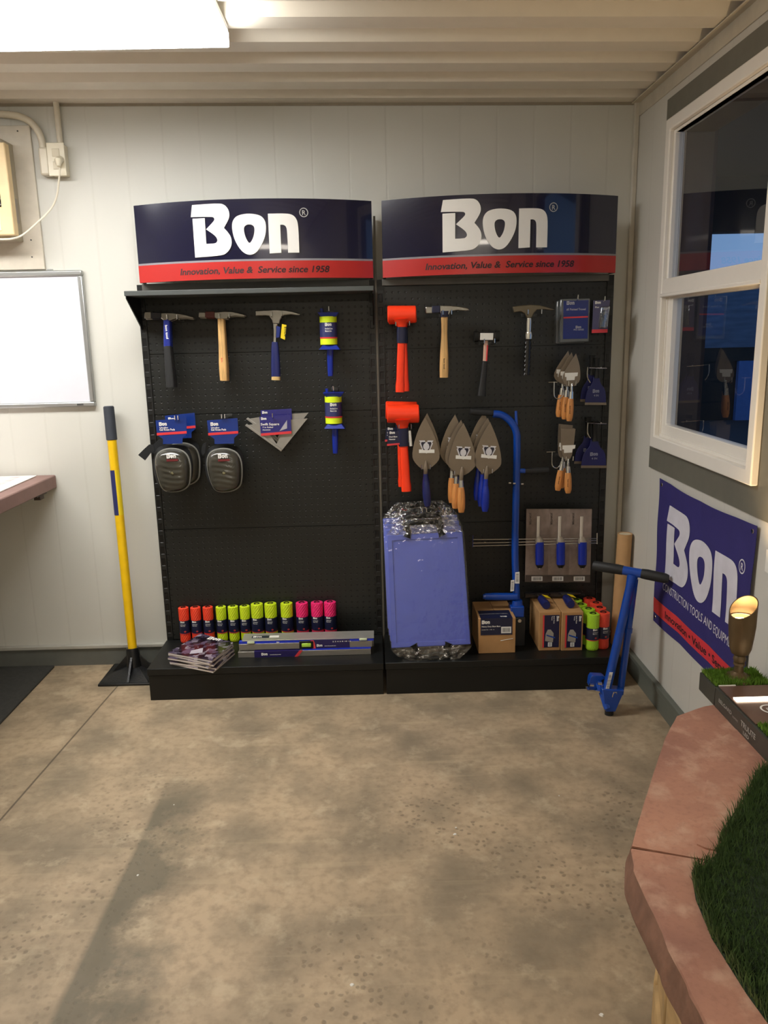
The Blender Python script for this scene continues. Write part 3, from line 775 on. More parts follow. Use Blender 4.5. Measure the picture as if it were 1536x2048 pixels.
bm = text(BM(), 'bon tool', AY(442, 716, Y-.002), ex=(.06, 0, -1), ey=(1, 0, .06), h=.006, width=.045, bold=2); part(t, 'printing', bm, CARDR)
dup(t, (-.004, .04, -.003), 'wooden-handled brick hammer showing only a sliver behind the second hammer', rot=(0, R(-.5), 0))
t = thing('brick_hammer', 'one-piece steel brick hammer with navy vinyl grip and yellow hang tag', 'hammer', AY(552, 630, Y), HG)
plate(t, 'head', [(510, 621), (533, 620), (552, 619), (570, 620), (586, 623), (602, 628), (598, 631), (580, 629), (566, 631), (560, 640), (559, 648), (546, 648), (544, 640), (538, 632), (530, 631), (511, 632)], Y, .022, STEEL, bev=.003)
handle(t, 'shank', (551, 645), (549, 688), [10, 6, 5, 6], Y+.01, CHROME)
handle(t, 'grip', (550, 684), (552, 754), [12, 15, 16, 17, 18, 18, 18], Y+.01, NAVYH)
handle(t, 'grip_cap', (552, 753), (552, 760), [18, 18], Y+.01, mat('tan_cap', (206, 172, 112), .5))
plate(t, 'hang_tag', [(564, 648), (573, 650), (570, 680), (561, 676)], Y-.012, .002, YTAG)
plate(t, 'price_tag', [(553, 652), (561, 654), (559, 675), (552, 676)], Y-.010, .002, CARDN)
bm = text(BM(), 'STOP', AY(569, 653, Y-.014), ex=(-.08, 0, -1), ey=(1, 0, -.08), h=.008, width=.04, bold=2); part(t, 'tag_printing', bm, BLK)
# wooden hammer on the right stand
Y = -.18
t = thing('brick_hammer', 'wooden-handled brick hammer with navy band beside the top orange mallet', 'hammer', AY(890, 620, Y), HG)
brick_head(t, [(851, 613), (865, 613), (865, 627), (851, 627)], [(864, 612), (880, 611), (880, 625), (864, 626)],
           [(879, 611), (900, 611), (920, 613), (936, 616), (941, 621), (932, 622), (914, 621), (901, 623), (899, 630), (882, 630), (879, 624)], Y, mat('navy_band', (32, 36, 62), .5))
handle(t, 'socket_wrap', (889, 622), (889, 634), [17, 15.5], Y+.008, MATS['navy_band'])
handle(t, 'wood_handle', (889, 632), (888, 755), [14, 12.5, 12, 13, 15, 16.5, 17.5, 18, 17], Y+.01, WOOD)
bm = text(BM(), 'bon tool', AY(887, 717, Y-.003), ex=(.0, 0, -1), ey=(1, 0, .0), h=.006, width=.04, bold=2); part(t, 'printing', bm, BLK)
hook(AY(890, 634, -.1).x, AY(890, 631, Y).z, Y-.012, 'steel hook holding the wooden hammer on the right stand', gap=.0165)
# small black sledge
t = thing('sledge_hammer', 'small black sledge hammer with white label on its head, black grip', 'hammer', AY(972, 670, Y), HG)
for nm, a, b in (('striking_face', (948, 673), (956, 673)), ('striking_face', (990, 672), (998, 672))): handle(t, nm, a, b, [21, 21], Y+.01, BLK, flat=1)
handle(t, 'head_body', (955, 673), (991, 672), [17, 18, 17], Y+.01, mat('black_forging', (34, 32, 34), .35), flat=1, squ=1.5)
plate(t, 'label', [(961, 666), (987, 666), (986, 680), (960, 680)], Y-.010, .0015, LBL)
handle(t, 'neck', (972, 681), (970, 724), [9, 8.5, 8.5, 9], Y+.01, mat('fibreglass_neck', (206, 168, 148), .4))
handle(t, 'neck_stripe', (975, 690), (973, 722), [3, 3], Y+.005, CARDR)
handle(t, 'grip', (970, 722), (963, 792), [10, 11, 12, 13, 15, 17], Y+.01, RUB)
hook(AY(972, 690, -.1).x, AY(972, 688, Y).z, Y-.012, 'steel hook holding the small black sledge hammer', gap=.02)
# forged steel hammer
t = thing('brick_hammer', 'one-piece steel brick hammer with black ridged grip on the right stand', 'hammer', AY(1060, 620, Y), HG)
plate(t, 'head', [(1025, 613), (1040, 611), (1062, 609), (1080, 610), (1095, 614), (1110, 619), (1104, 621), (1088, 619), (1074, 620), (1068, 627), (1064, 636), (1054, 636), (1050, 627), (1042, 623), (1028, 625)], Y, .022, mat('oiled_steel', (112, 104, 88), .35, .8), bev=.003)
handle(t, 'shank', (1058, 634), (1057, 665), [9, 10, 10, 9], Y+.01, CHROME)
handle(t, 'collar', (1057, 664), (1057, 679), [12, 14, 12], Y+.01, CHROME)
handle(t, 'grip', (1056, 678), (1053, 750), [11 if k % 2 else 15 for k in range(17)], Y+.01, mat('glossy_black_grip', (18, 18, 20), .22))
hook(AY(1060, 634, -.1).x, AY(1060, 630, Y).z, Y-.012, 'steel hook holding the ridged black-handled hammer', gap=.026)
for px, py, lab in ((356, 638, 'steel hook under the head of the blue and black hammer'), (460, 636, 'steel hook under the head of the maroon-banded hammer'), (564, 632, 'steel hook under the head of the navy-gripped hammer')):
    a = AY(px-10, py+2, -.165); hook(a.x, a.z, -.178, lab, gap=.019)

# ------------------------------------------------------------------ orange mallets
def mallet(cx, top, bot, sc, hb, label, Y):
    """cx,top: head centre; sc: scale; hb: handle foot"""
    t = thing('dead_blow_mallet', label, 'mallet', AY(cx, top+16*sc, Y), 'neon orange mallets on the right stand')
    X = lambda d: cx+d*sc
    k = (AY(cx, top, Y)-CC).length/FPX/1.02
    h = 16.5*sc; cyl = BM()
    A, B = AY(X(-28.5), top+h, Y), AY(X(28.5), top+h, Y)
    tube(cyl, [A, A+Vector((.003, 0, 0)), B-Vector((.003, 0, 0)), B], [h*k*.9, h*k, h*k, h*k*.9], 24); part(t, 'head', cyl, ORM)
    handle(t, 'neck', (cx-1, top+26*sc), (cx, top+43*sc), [40*sc, 22*sc, 17*sc], Y, ORM, flat=.8)
    handle(t, 'sleeve_wrap', (cx, top+42*sc), ((cx*.8+hb[0]*.2), top+74*sc), [20*sc, 18.5*sc], Y, CARDD, flat=.85)
    handle(t, 'handle', ((cx*.8+hb[0]*.2), top+70*sc), hb, [15*sc, 15*sc, 15.5*sc, 16*sc, 16*sc, 16*sc, 16*sc, 18.5*sc, 18*sc], Y, ORM, flat=.85)
    return t
t = mallet(803.5, 612, 0, 1, (800, 784), 'neon orange dead blow mallet at top left of the right stand', -.21)
dup(t, (.004, .073, -.002), 'second orange mallet behind the top one, its handle slanting right', rot=(0, R(-3.6), 0))
t = mallet(806, 809, 0, 1.12, (813, 982), 'neon orange dead blow mallet below the first, with a navy card tag', -.21)
plate(t, 'card_tag', [(776, 864), (806, 862), (806, 888), (774, 891)], -.222, .0015, CARDD)
plate(t, 'tag_stripe', [(774, 888), (802, 886), (802, 889), (774, 892)], -.2235, .001, CARDR)
prints(t, 'tag_printing', [('@', 779, 868, 5, 0, -.224), ('Dead Blow', 778, 875, 3, 17, -.224), ('Hammer', 778, 880, 3, 13, -.224)], WHT)
handle(t, 'tag_curl', (819, 861), (822, 892), [6, 6], -.215, LBL, flat=1)
dup(t, (-.004, .073, .006), 'second orange mallet hidden behind the lower tagged one', rot=(0, R(1.2), 0))
hook(AY(803, 655, -.1).x, AY(803, 653, -.21).z, -.225, 'steel hook carrying the top pair of orange mallets', gap=.026)
hook(AY(808, 860, -.1).x, AY(808, 858, -.21).z, -.225, 'steel hook carrying the lower pair of orange mallets', gap=.024)

# ------------------------------------------------------------------ line reels
Y = -.14
t = thing('line_reel', 'blue plastic line winder with neon yellow line, upper of two', 'line reel', AY(660, 690, Y), 'blue line winders on the left stand')
k = (AY(657, 660, Y)-CC).length/FPX/1.02
def cyl(a, b, r0, r1=None, seg=24): return tube(BM(), [a, b], [r0, r1 or r0], seg)
REELC = mat('reel_label', (52, 56, 104), .35)
yt, yb = AY(656, 633, Y), AY(658, 689, Y)
part(t, 'yellow_line', cyl(yt, yb, 17*k), YEL)
l0, l1 = AY(656.5, 645, Y), AY(657.5, 676, Y)
part(t, 'label_band', cyl(l0, l1, 17.3*k), REELC)
s0, s1 = AY(657.5, 674, Y), AY(657.6, 677, Y); part(t, 'label_stripe', cyl(s0, s1, 17.5*k), CARDR)
def wrapfn(c, r, a0=0):
    return lambda a, b, cc=0: Vector((c.x+(r+cc)*math.sin(a0+a/r), c.y-(r+cc)*math.cos(a0+a/r), c.z+b))
c_ = l1+Vector((0, 0, .001))
bm = BM(); rr_ = 17.6*k
logo(bm, (0, 0, 0), h=.012, fn=wrapfn(l0+Vector((0, 0, -.014)), rr_, -.35)); text(bm, 'Braided Line', (0, 0, 0), h=.006, width=.03, fn=wrapfn(l0+Vector((0, 0, -.026)), rr_, -.35)); text(bm, 'Mason Line', (0, 0, 0), h=.006, width=.026, fn=wrapfn(l0+Vector((0, 0, -.035)), rr_, -.35))
part(t, 'printing', bm, WHT)
def flange(yT, yB, wT, wB, cx):
    a = [AY(cx-wT/2, yT, Y), AY(cx+wT/2, yT, Y)]; b = [AY(cx-wB/2, yB, Y), AY(cx+wB/2, yB, Y)]
    d = .034; bm = BM()
    hexa(bm, [b[0]+Vector((0, -d*wB/40, 0)), b[1]+Vector((0, -d*wB/40, 0)), b[1]+Vector((0, d*wB/40, 0)), b[0]+Vector((0, d*wB/40, 0))],
         [a[0]+Vector((0, -d*wT/40, 0)), a[1]+Vector((0, -d*wT/40, 0)), a[1]+Vector((0, d*wT/40, 0)), a[0]+Vector((0, d*wT/40, 0))])
    return bm
part(t, 'end_flange', flange(625, 633.5, 42, 30, 657), KBLUE, bev=.001)
part(t, 'end_flange', flange(690, 699, 28, 42, 660), KBLUE, bev=.001)
handle(t, 'crank_nub', (643, 617), (644, 627), [6, 6], Y, KBLUE, flat=1)
handle(t, 'handle', (660, 697), (661, 752), [13, 12.5, 12, 11.5, 10], Y, KBLUE, flat=1)
dup(t, AY(667, 847, Y)-AY(657, 690, Y), 'blue plastic line winder with neon yellow line, lower of two')
for py, lab in ((624, 'steel hook above the upper blue line winder'), (781, 'steel hook above the lower blue line winder')):
    a = AY(659 if py < 700 else 668, py, -.14); hook(a.x, a.z, -.185, lab, double=False, gap=.008)

# ------------------------------------------------------------------ knee pads
def kneepads(label, cx, cy, Y):
    """cx,cy: centre of the cap"""
    t = thing('knee_pads', label, 'knee pads', AY(cx, cy-60, Y), 'carded knee pads on the left stand')
    D = lambda pts: [(cx+x, cy+y) for x, y in pts]
    fab = mat('black_ballistic_fabric', (24, 25, 26), .9, bump=.5, bscale=300)
    body = smooth_loop([Vector((x, y, 0)) for x, y in D([(-30, -50), (0, -54), (30, -50), (41, -25), (41, 10), (32, 34), (12, 41), (-14, 41), (-30, 28), (-38, 0), (-38, -28)])], 2)
    part(t, 'fabric_pad', dome(BM(), [AY(p.x, p.y, Y+.03) for p in body], (0, -.032, 0), 6, 4), fab)
    cap = smooth_loop([Vector((x, y, 0)) for x, y in D([(-32, -34), (-15, -44), (8, -45), (28, -36), (36, -16), (36, 14), (33, 30), (18, 40), (-6, 42), (-18, 38), (-26, 22), (-34, -10)])], 2)
    capm = mat('smoked_plastic_cap', (58, 56, 48), .22, coat=.5, var=.15)
    wv = lambda q, s: Vector((0, .0016*math.sin(q.z*300+4*math.sin(q.x*22)), 0))*(1 if s < .85 else 0)
    part(t, 'cap_shell', dome(BM(), [AY(p.x, p.y, Y) for p in cap], (0, -.042, 0), 14, 3.2, wv), capm)
    part(t, 'cap_rim', ringtube(BM(), [AY(p.x, p.y, Y-.004) for p in cap], .0034), mat('clear_rim', (132, 132, 126), .2))
    part(t, 'centre_rivet', tube(BM(), [AY(cx, cy+4, Y-.044), AY(cx, cy+4, Y-.040)], [.005, .008], 12, ref=(0, 0, 1)), mat('rivet_brass', (110, 106, 80), .3, .6))
    plate(t, 'cap_badge', D([(-12, -23), (11, -24), (11, -20), (-12, -19)]), Y-.0435, .004, mat('badge_red', (112, 40, 42), .4), bev=0)
    bm = logo(BM(), AY(cx-12, cy-25, Y-.0445), h=.017); part(t, 'badge_lettering', bm, WHT)
    card = mat('blue_header_card', (24, 50, 122), .2, coat=.5)
    plate(t, 'header_card', D([(-34, -101), (27, -106), (29, -74), (20, -66), (20, -55), (-19, -54), (-19, -64), (-31, -72)]), Y-.012, .002, card, bev=0)
    plate(t, 'card_stripe', D([(-31.5, -76), (28, -80), (28.5, -75), (-31.5, -71)]), Y-.013, .001, CARDR, bev=0)
    prints(t, 'card_printing', [('@', cx-27, cy-90, 7, 0, Y-.0135), ('Ultraflex', cx-26, cy-85, 3, 17, Y-.0135), ('Gel Knee Pads', cx-26, cy-80.5, 4, 30, Y-.0135)], WHT)
    return t
Y = -.16
Y = -.187
t = kneepads('black knee pads on a blue card, front pack on the left hook', 345, 942, Y)
strap = prism(BM(), PL([(309, 896), (305, 890), (298, 889), (287, 899), (276, 910), (290, 921), (297, 912), (303, 904), (309, 905)], Y+.005), (0, .004, 0)); part(t, 'strap', strap, MATS['black_ballistic_fabric'], bev=.001)
dup(t, (.02, .072, .012), 'black knee pads, rear pack on the left hook with its card peeking out', rot=(0, R(-1.0), 0))
t = kneepads('black knee pads on a blue card, alone on the hook right of the pair', 448, 942, Y)
plate(t, 'strap', [(405, 889), (413, 884), (411, 905), (406, 912), (402, 905)], Y+.005, .004, MATS['black_ballistic_fabric'], bev=.001)
for px, py, lab in ((356, 838, 'steel hook carrying the two packs of knee pads'), (449, 835, 'steel hook carrying the single pack of knee pads')):
    a = AY(px, py, Y); hook(a.x, a.z-.004, Y-.022, lab, gap=.006)

# ------------------------------------------------------------------ triangular squares
ALUS = mat('matt_aluminium', (164, 160, 152), .42, .5)
Y = -.125
t = thing('rafter_square', 'triangular aluminium square with blue and red card, front one', 'square', AY(550, 832, Y), 'aluminium squares hanging on the left stand')
part(t, 'triangle_plate', prism(BM(), [PL([(490, 851), (516, 847), (585, 839), (615, 837), (562, 903)], Y), PL([(533, 860), (553, 888), (566, 862)][::-1], Y)], (0, .003, 0)), ALUS)
plate(t, 'fence', [(490, 851), (493, 848), (564, 899), (562, 903)], Y-.006, .014, ALUS, bev=.001)
plate(t, 'header_card', [(519, 833), (581, 829), (583, 867), (522, 872)], Y-.008, .0015, mat('violet_blue_card', (46, 44, 116), .25, coat=.4), bev=0)
plate(t, 'card_stripe', [(521.7, 867), (582.8, 862), (583, 867), (522, 872)], Y-.009, .001, CARDR, bev=0)
prints(t, 'card_printing', [('@', 522, 840, 5, 0, Y-.0105), ('Swift Square', 521.5, 851, 5, 37, Y-.0105), ('7 in Rafter', 525, 856, 2.6, 22, Y-.0105), ('Aluminium', 525, 861, 2.6, 16, Y-.0105)], WHT)
plate(t, 'card_picture', [(559, 862), (574, 840), (574, 857)], Y-.0095, .001, mat('picture_grey', (170, 168, 176), .4), bev=0)
dup(t, (.003, .02, .022), 'triangular aluminium square behind the front one', rot=(0, R(0.6), 0))
a = AY(547, 835, Y); hook(a.x, a.z, Y-.03, 'steel hook carrying the two triangular squares', double=False)

# ------------------------------------------------------------------ blister packs
Y = -.135
t = thing('blister_pack', 'square grey clamshell pack with navy card, top right of the right stand', 'package', AY(1150, 600, Y))
pk = smooth_loop([Vector((x, y, 0)) for x, y in [(1121, 598), (1181, 596), (1178, 684), (1120, 686)]], 0)
part(t, 'clamshell', prism(BM(), [AY(p.x, p.y, Y) for p in pk], (0, .028, 0)), mat('clamshell_grey', (92, 96, 98), .15, coat=.8), bev=.005)
plate(t, 'card', [(1127, 602), (1177, 600), (1175, 677), (1126, 678)], Y-.0012, .001, CARDN, bev=0)
plate(t, 'card_stripe', [(1127, 634), (1176, 632), (1176, 635), (1127, 637)], Y-.002, .001, CARDR, bev=0)
prints(t, 'printing', [('@', 1133, 610, 7, 0, Y-.0035), ('#5 Pointed Trowel', 1133, 621, 4, 37, Y-.0035),], mat('dim_print', (170, 170, 180), .4))
prints(t, 'round_seal', [('@', 1151, 657, 5, 0, Y-.0035), ('PRO SERIES', 1147, 661, 3, 20, Y-.0035)], MATS['dim_print'])
t2 = dup(t, (-.006, .035, -.004), 'second clamshell pack directly behind the square grey one')
t = thing('blister_pack', 'narrow clear blister pack with a red foot beside the square pack', 'package', AY(1202, 602, Y))
plate(t, 'backing_card', [(1187, 601), (1220, 600), (1215, 664), (1184, 665)], Y, .003, mat('lilac_card', (72, 70, 104), .3, coat=.4), bev=0)
plate(t, 'card_foot', [(1184, 659), (1215, 658), (1215, 665), (1183.5, 666)], Y-.001, .001, CARDR, bev=0)
part(t, 'clear_bubble', prism(BM(), PL([(1200, 614), (1218, 612), (1213, 655), (1196, 657)], Y), (0, -.018, 0)), film_mat('bubble_film', .4, .5), bev=.004)
handle(t, 'tool_bit', (1206, 620), (1203, 656), [7, 7, 8, 8], Y-.009, RUB, flat=.8)
prints(t, 'printing', [('@', 1190, 608, 5, 0, Y-.002), ('Plug', 1190, 616, 3, 8, Y-.002)], WHT)
for px, py, lab in ((1152, 601, 'steel hook through the square clamshell packs'), (1205, 604, 'steel hook through the narrow blister pack')):
    a = AY(px, py, -.13); hook(a.x, a.z, -.16, lab, double=False, gap=.006)

# ------------------------------------------------------------------ trowels
WOODP = mat('brand_burn', (70, 40, 20), .6)
def big_trowel(label, dx, dy, Y, hcol, rot=0):
    """laid out on the leftmost blade, blade up"""
    D = lambda pts: [(x+dx, y+dy) for x, y in pts]
    t = thing('brick_trowel', label, 'trowel', AY(848+dx, 930+dy, Y), 'large brick trowels on the right stand')
    bl = smooth_loop([Vector((x, y, 0)) for x, y in D([(850, 834), (865, 862), (875, 888), (880, 912), (877, 922), (862, 936), (850, 940), (840, 936), (828, 923), (824, 912), (827, 890), (836, 860)])], 1, {0})
    part(t, 'blade', prism(BM(), [AY(p.x, p.y, Y) for p in bl], (0, .0022, 0)), DSTEEL)
    handle(t, 'shank', (852+dx, 921+dy), (851+dx, 953+dy), [3, 7, 9, 8, 7], Y-.006, DSTEEL, flat=1)
    handle(t, 'ferrule', (851+dx, 948+dy), (852+dx, 966+dy), [9, 11], Y-.01, CHROME if hcol is WOOD2 else hcol, flat=1)
    handle(t, 'handle', (852+dx, 962+dy), (855+dx, 1012+dy), [11, 14, 15.5, 16, 16, 15, 11], Y-.01, hcol, flat=1)
    q = Y-.0012
    EM = mat('emblem_white', (206, 204, 206), .4)
    key = [(838, 881), (850, 881), (850, 884), (855, 884), (855, 881), (867, 881), (864, 885), (866, 887), (860, 901), (845, 901), (839, 887), (841, 885)]
    part(t, 'emblem', prism(BM(), PL(D(key), q), (0, .0008, 0)), EM)
    part(t, 'emblem_fill', prism(BM(), PL(D([(843, 884), (850, 884), (853, 887), (856, 884), (862, 884), (863, 887), (858, 900), (847, 900), (842, 887)]), q-.0006), (0, .0006, 0)), NAVY)  # navy inner fill of the printed keystone
    part(t, 'emblem_disc', prism(BM(), PL(D([(852.5+6.2*math.cos(k*.524), 893+7.4*math.sin(k*.524)) for k in range(12)]), q-.0012), (0, .0006, 0)), EM)
    plate(t, 'emblem_banner', D([(838, 899), (869, 899), (869, 906), (855, 906), (853, 907), (851, 906), (838, 906)]), q-.0005, .001, LBL, bev=0)
    if rot: t.rotation_euler = (0, R(rot), 0)
    return t
Y = -.235
nt_ = [('leftmost large brick trowel, blue handle, emblem on the blade', 0, 0, Y, NAVYH, 0), ('middle large brick trowel, front one, wooden handle and emblem', 72, 12, Y-.02, WOOD2, 3), ('rightmost large brick trowel, front one, bright blue handle and emblem', 122, 10, Y-.02, KBLUE, 5)]
heads = [big_trowel(*a) for a in nt_]
dup(heads[0], (.004, .03, .012), 'large brick trowel mostly hidden behind the leftmost one', rot=(0, R(2), 0))
dup(heads[1], (-.014, .03, .010), 'wooden-handled brick trowel just behind the middle front one', rot=(0, R(5.5), 0))
dup(heads[1], (-.03, .055, .028), 'dark brick trowel rearmost in the middle trio', rot=(0, R(4), 0))
dup(heads[2], (-.008, .03, .014), 'bright-blue-handled brick trowel just behind the rightmost front one', rot=(0, R(6), 0))
dup(heads[2], (-.02, .055, .034), 'dark brick trowel rearmost in the rightmost trio', rot=(0, R(6.5), 0))
for px, py, lab in ((851, 938, 'twin-prong hook under the leftmost big trowel'), (916, 949, 'twin-prong hook under the middle big trowels'), (974, 946, 'twin-prong hook under the rightmost big trowels')):
    a = AY(px, py, -.24); hook(a.x, a.z, -.262, lab, gap=.0165)
def small_trowel(label, kind, Y):
    if kind == 'pointing':
        pts = [(1152, 707), (1159, 728), (1161, 748), (1160, 762), (1150, 771), (1140, 774), (1129, 768), (1124, 757), (1132, 738)]; h0, h1 = (1143, 775), (1138, 842)
    else:
        pts = [(1122, 857), (1151, 858), (1147, 895), (1143, 915), (1134, 922), (1126, 915), (1122, 893)]; h0, h1 = (1136, 925), (1136, 986)
    t = thing(kind+'_trowel', label, 'trowel', AY(h0[0], h0[1]-12, Y), 'small wooden-handled trowels on the right stand')
    bl = smooth_loop([Vector((x, y, 0)) for x, y in pts], 1, {0} if kind == 'pointing' else {0, 1})
    part(t, 'blade', prism(BM(), [AY(p.x, p.y, Y) for p in bl], (0, .002, 0)), DSTEEL)
    handle(t, 'shank', (h0[0], h0[1]-8), (h0[0], h0[1]+14), [3, 4.5, 4.5, 4], Y-.006, CHROME, flat=1)
    f = lambda k: (h0[0]+(h1[0]-h0[0])*k, h0[1]+(h1[1]-h0[1])*k)
    handle(t, 'ferrule', f(.12), f(.36), [8, 10], Y-.01, CHROME, flat=1)
    handle(t, 'handle', f(.33), f(1), [10, 12, 13, 13.5, 13.5, 13, 9], Y-.01, WOOD2, flat=1)
    a = f(.55); bm = text(BM(), 'bon tool', AY(a[0]-1, a[1], Y-.0235), ex=(0, 0, -1), ey=(1, 0, 0), h=.005, width=.03, bold=2); part(t, 'printing', bm, WOODP)
    lx, ly = (1130, 746) if kind == 'pointing' else (1125, 891)
    plate(t, 'price_label', [(lx, ly), (lx+26, ly-1), (lx+25, ly+6), (lx+20, ly+7), (lx+19, ly+14), (lx+3, ly+15), (lx+3, ly+8), (lx, ly+8)], Y-.0012, .001, LBL, bev=0)
    return t
t = small_trowel('pointing trowel in front of its bunch, white label on a diamond blade', 'pointing', -.225)
dup(t, (-.010, .03, .004), 'pointing trowel second in its bunch, behind the front diamond blade', rot=(0, R(.5), 0))
dup(t, (-.020, .06, .010), 'pointing trowel at the back of the diamond-bladed bunch', rot=(0, R(2.5), 0))
t = small_trowel('margin trowel in front of its bunch, white label on a square blade', 'margin', -.225)
dup(t, (-.012, .03, .004), 'margin trowel second in its bunch, handle splayed to the left', rot=(0, R(9), 0))
dup(t, (-.004, .055, .010), 'margin trowel at the back of the square-bladed bunch', rot=(0, R(4), 0))
for px, py, lab in ((1141, 772, 'twin-prong hook under the pointing trowels'), (1136, 921, 'twin-prong hook under the margin trowels')):
    a = AY(px, py, -.225); hook(a.x, a.z, -.247, lab, gap=.014)
bin_hook(1108, 775, -.24, 'empty loop hook left of the pointing trowels')
bin_hook(1104, 914, -.24, 'empty loop hook left of the margin trowels')
# brick chisels
def chisel(label, dx, dy, Y):
    D = lambda pts: [(x+dx, y+dy) for x, y in pts]
    t = thing('brick_chisel', label, 'chisel', AY(1189+dx, 860+dy, Y), 'broad blue brick chisels')
    s = [Vector((x, y, 0)) for x, y in D([(1182, 880), (1196, 880), (1199, 893), (1210, 904), (1212, 920), (1212, 931), (1163, 931), (1164, 918), (1169, 904), (1180, 893)])]
    part(t, 'blade', prism(BM(), [AY(p.x, p.y, Y) for p in smooth_loop(s, 1, {0, 1, 5, 6})], (0, .006, 0)), mat('navy_chisel', (26, 30, 92), .4), bev=.001)
    plate(t, 'cutting_edge', D([(1162, 931), (1213, 931), (1213, 936), (1162, 936)]), Y+.001, .004, DSTEEL, bev=0)
    handle(t, 'shaft', (1190+dx, 882+dy), (1190+dx, 842+dy), [13, 10, 10, 12, 14], Y+.003, BLK, flat=.9)
    prints(t, 'printing', [('@', 1180+dx, 912+dy, 7, 0, Y-.0015), ('4 IN', 1183+dx, 919+dy, 4, 11, Y-.0015)], mat('pale_print', (150, 154, 178), .5))
    return t
t = chisel('broad blue brick chisel, lower row, front one', 0, 0, -.17)
dup(t, (-.018, .035, .012), 'broad blue brick chisel behind the lower front one')
t = chisel('narrower blue brick chisel in the upper row at the right edge', 4, -126, -.17); t.scale = (.84, 1, 1)
dup(t, (-.010, .035, .010), 'blue brick chisel behind the upper one')
for px, py, lab in ((1196, 735, 'wide two-prong hook above the upper blue chisels'), (1196, 846, 'wide two-prong hook above the lower blue chisels')):
    a = AY(px, py, -.2)
    h = thing('pegboard_hook', lab, 'hook', a, 'steel hooks in the pegboards')
    part(h, 'crossbar', tube(BM(), [a+Vector((-.035, 0, 0)), a+Vector((.034, 0, -.004))], .0022, 8), CHROME)
    for s in (-.03, .012): part(h, 'arm', tube(BM(), [a+Vector((s, 0, 0)), Vector((a.x+s, YP, a.z))], .0024, 8, ref=(1, 0, 0)), CHROME)
    b = a+Vector((-.045, -.02, -.004)); part(h, 'loop', tube(BM(), arc_pts([b+Vector((0, .0, .006)), b+Vector((0, 0, -.03)), b+Vector((.012, 0, -.052))], 4), .0024, 8), CHROME)
    part(h, 'brace', tube(BM(), [b+Vector((0, 0, .006)), a+Vector((-.035, 0, 0))], .0022, 8), CHROME)

# ------------------------------------------------------------------ tall lifter hanging / standing on deck
Y = -.20
t = thing('paver_lifter', 'tall blue tubular slab lifter standing on the deck against the right pegboard', 'lifter', (AY(1033, 1200, Y).x, Y, DZ))
k = (AY(1035, 1000, Y)-CC).length/FPX/1.02
main = [AY(986, 828, Y), AY(1000, 829, Y), AY(1014, 836, Y), AY(1026, 849, Y), AY(1033, 866, Y), AY(1034, 890, Y), AY(1033, 960, Y), AY(1030, 1100, Y), AY(1033, 1190, Y), AY(1034, 1225, Y)]
part(t, 'main_tube', tube(BM(), arc_pts(main, 4), 7.3*k, 16), LBLUE)
handle(t, 'top_grip', (940, 823), (986, 826), [12, 13, 13, 12], Y, RUB, flat=1)
handle(t, 'stop_pin', (1032, 822), (1033, 850), [5, 6], Y, LBLUE, flat=1)
handle(t, 'side_arm', (1036, 941), (1052, 942), [10, 9], Y, LBLUE, flat=1)
handle(t, 'side_grip', (1050, 942), (1097, 940), [11, 12, 11], Y, RUB, flat=1)
for px, py in ((1019, 966), (1044, 968), (1028, 967)): handle(t, 'bolt', (px-2, py), (px+3, py), [3.5, 3.5], Y-.016, CHROME, flat=1)
handle(t, 'foot_tube', (970, 1193), (1034, 1193), [13, 14, 14, 14], Y-.01, LBLUE, flat=1)
handle(t, 'foot_tube_end', (966, 1193), (972, 1193), [9, 10], Y-.01, LBLUE, flat=1)
handle(t, 'foot_collar', (1034, 1200), (1034, 1215), [20, 22, 24], Y-.01, LBLUE, flat=1)
a, b = AY(1021, 1212, Y-.03), AY(1047, 1232, Y-.03)
part(t, 'foot_block', box(BM(), a.x, b.x, -.245, -.175, b.z, a.z), LBLUE, bev=.003)
part(t, 'base_channel', box(BM(), a.x+.012, b.x+.004, -.25, -.17, DZ, b.z), mat('black_steel_channel', (34, 36, 38), .4), bev=.002)
c = AY(1039, 1241, -.252); part(t, 'channel_bolt', tube(BM(), [c, c+Vector((0, -.005, 0))], .008, 6, ref=(0, 0, 1)), CHROME)
for pts in ([(1031, 1145), (1039, 1144), (1039, 1167), (1030, 1167)], [(1022, 1161), (1029, 1160), (1028, 1182), (1021, 1183)]):
    plate(t, 'barcode_sticker', pts, Y-7.3*k-.003, .003, BARV, bev=0)

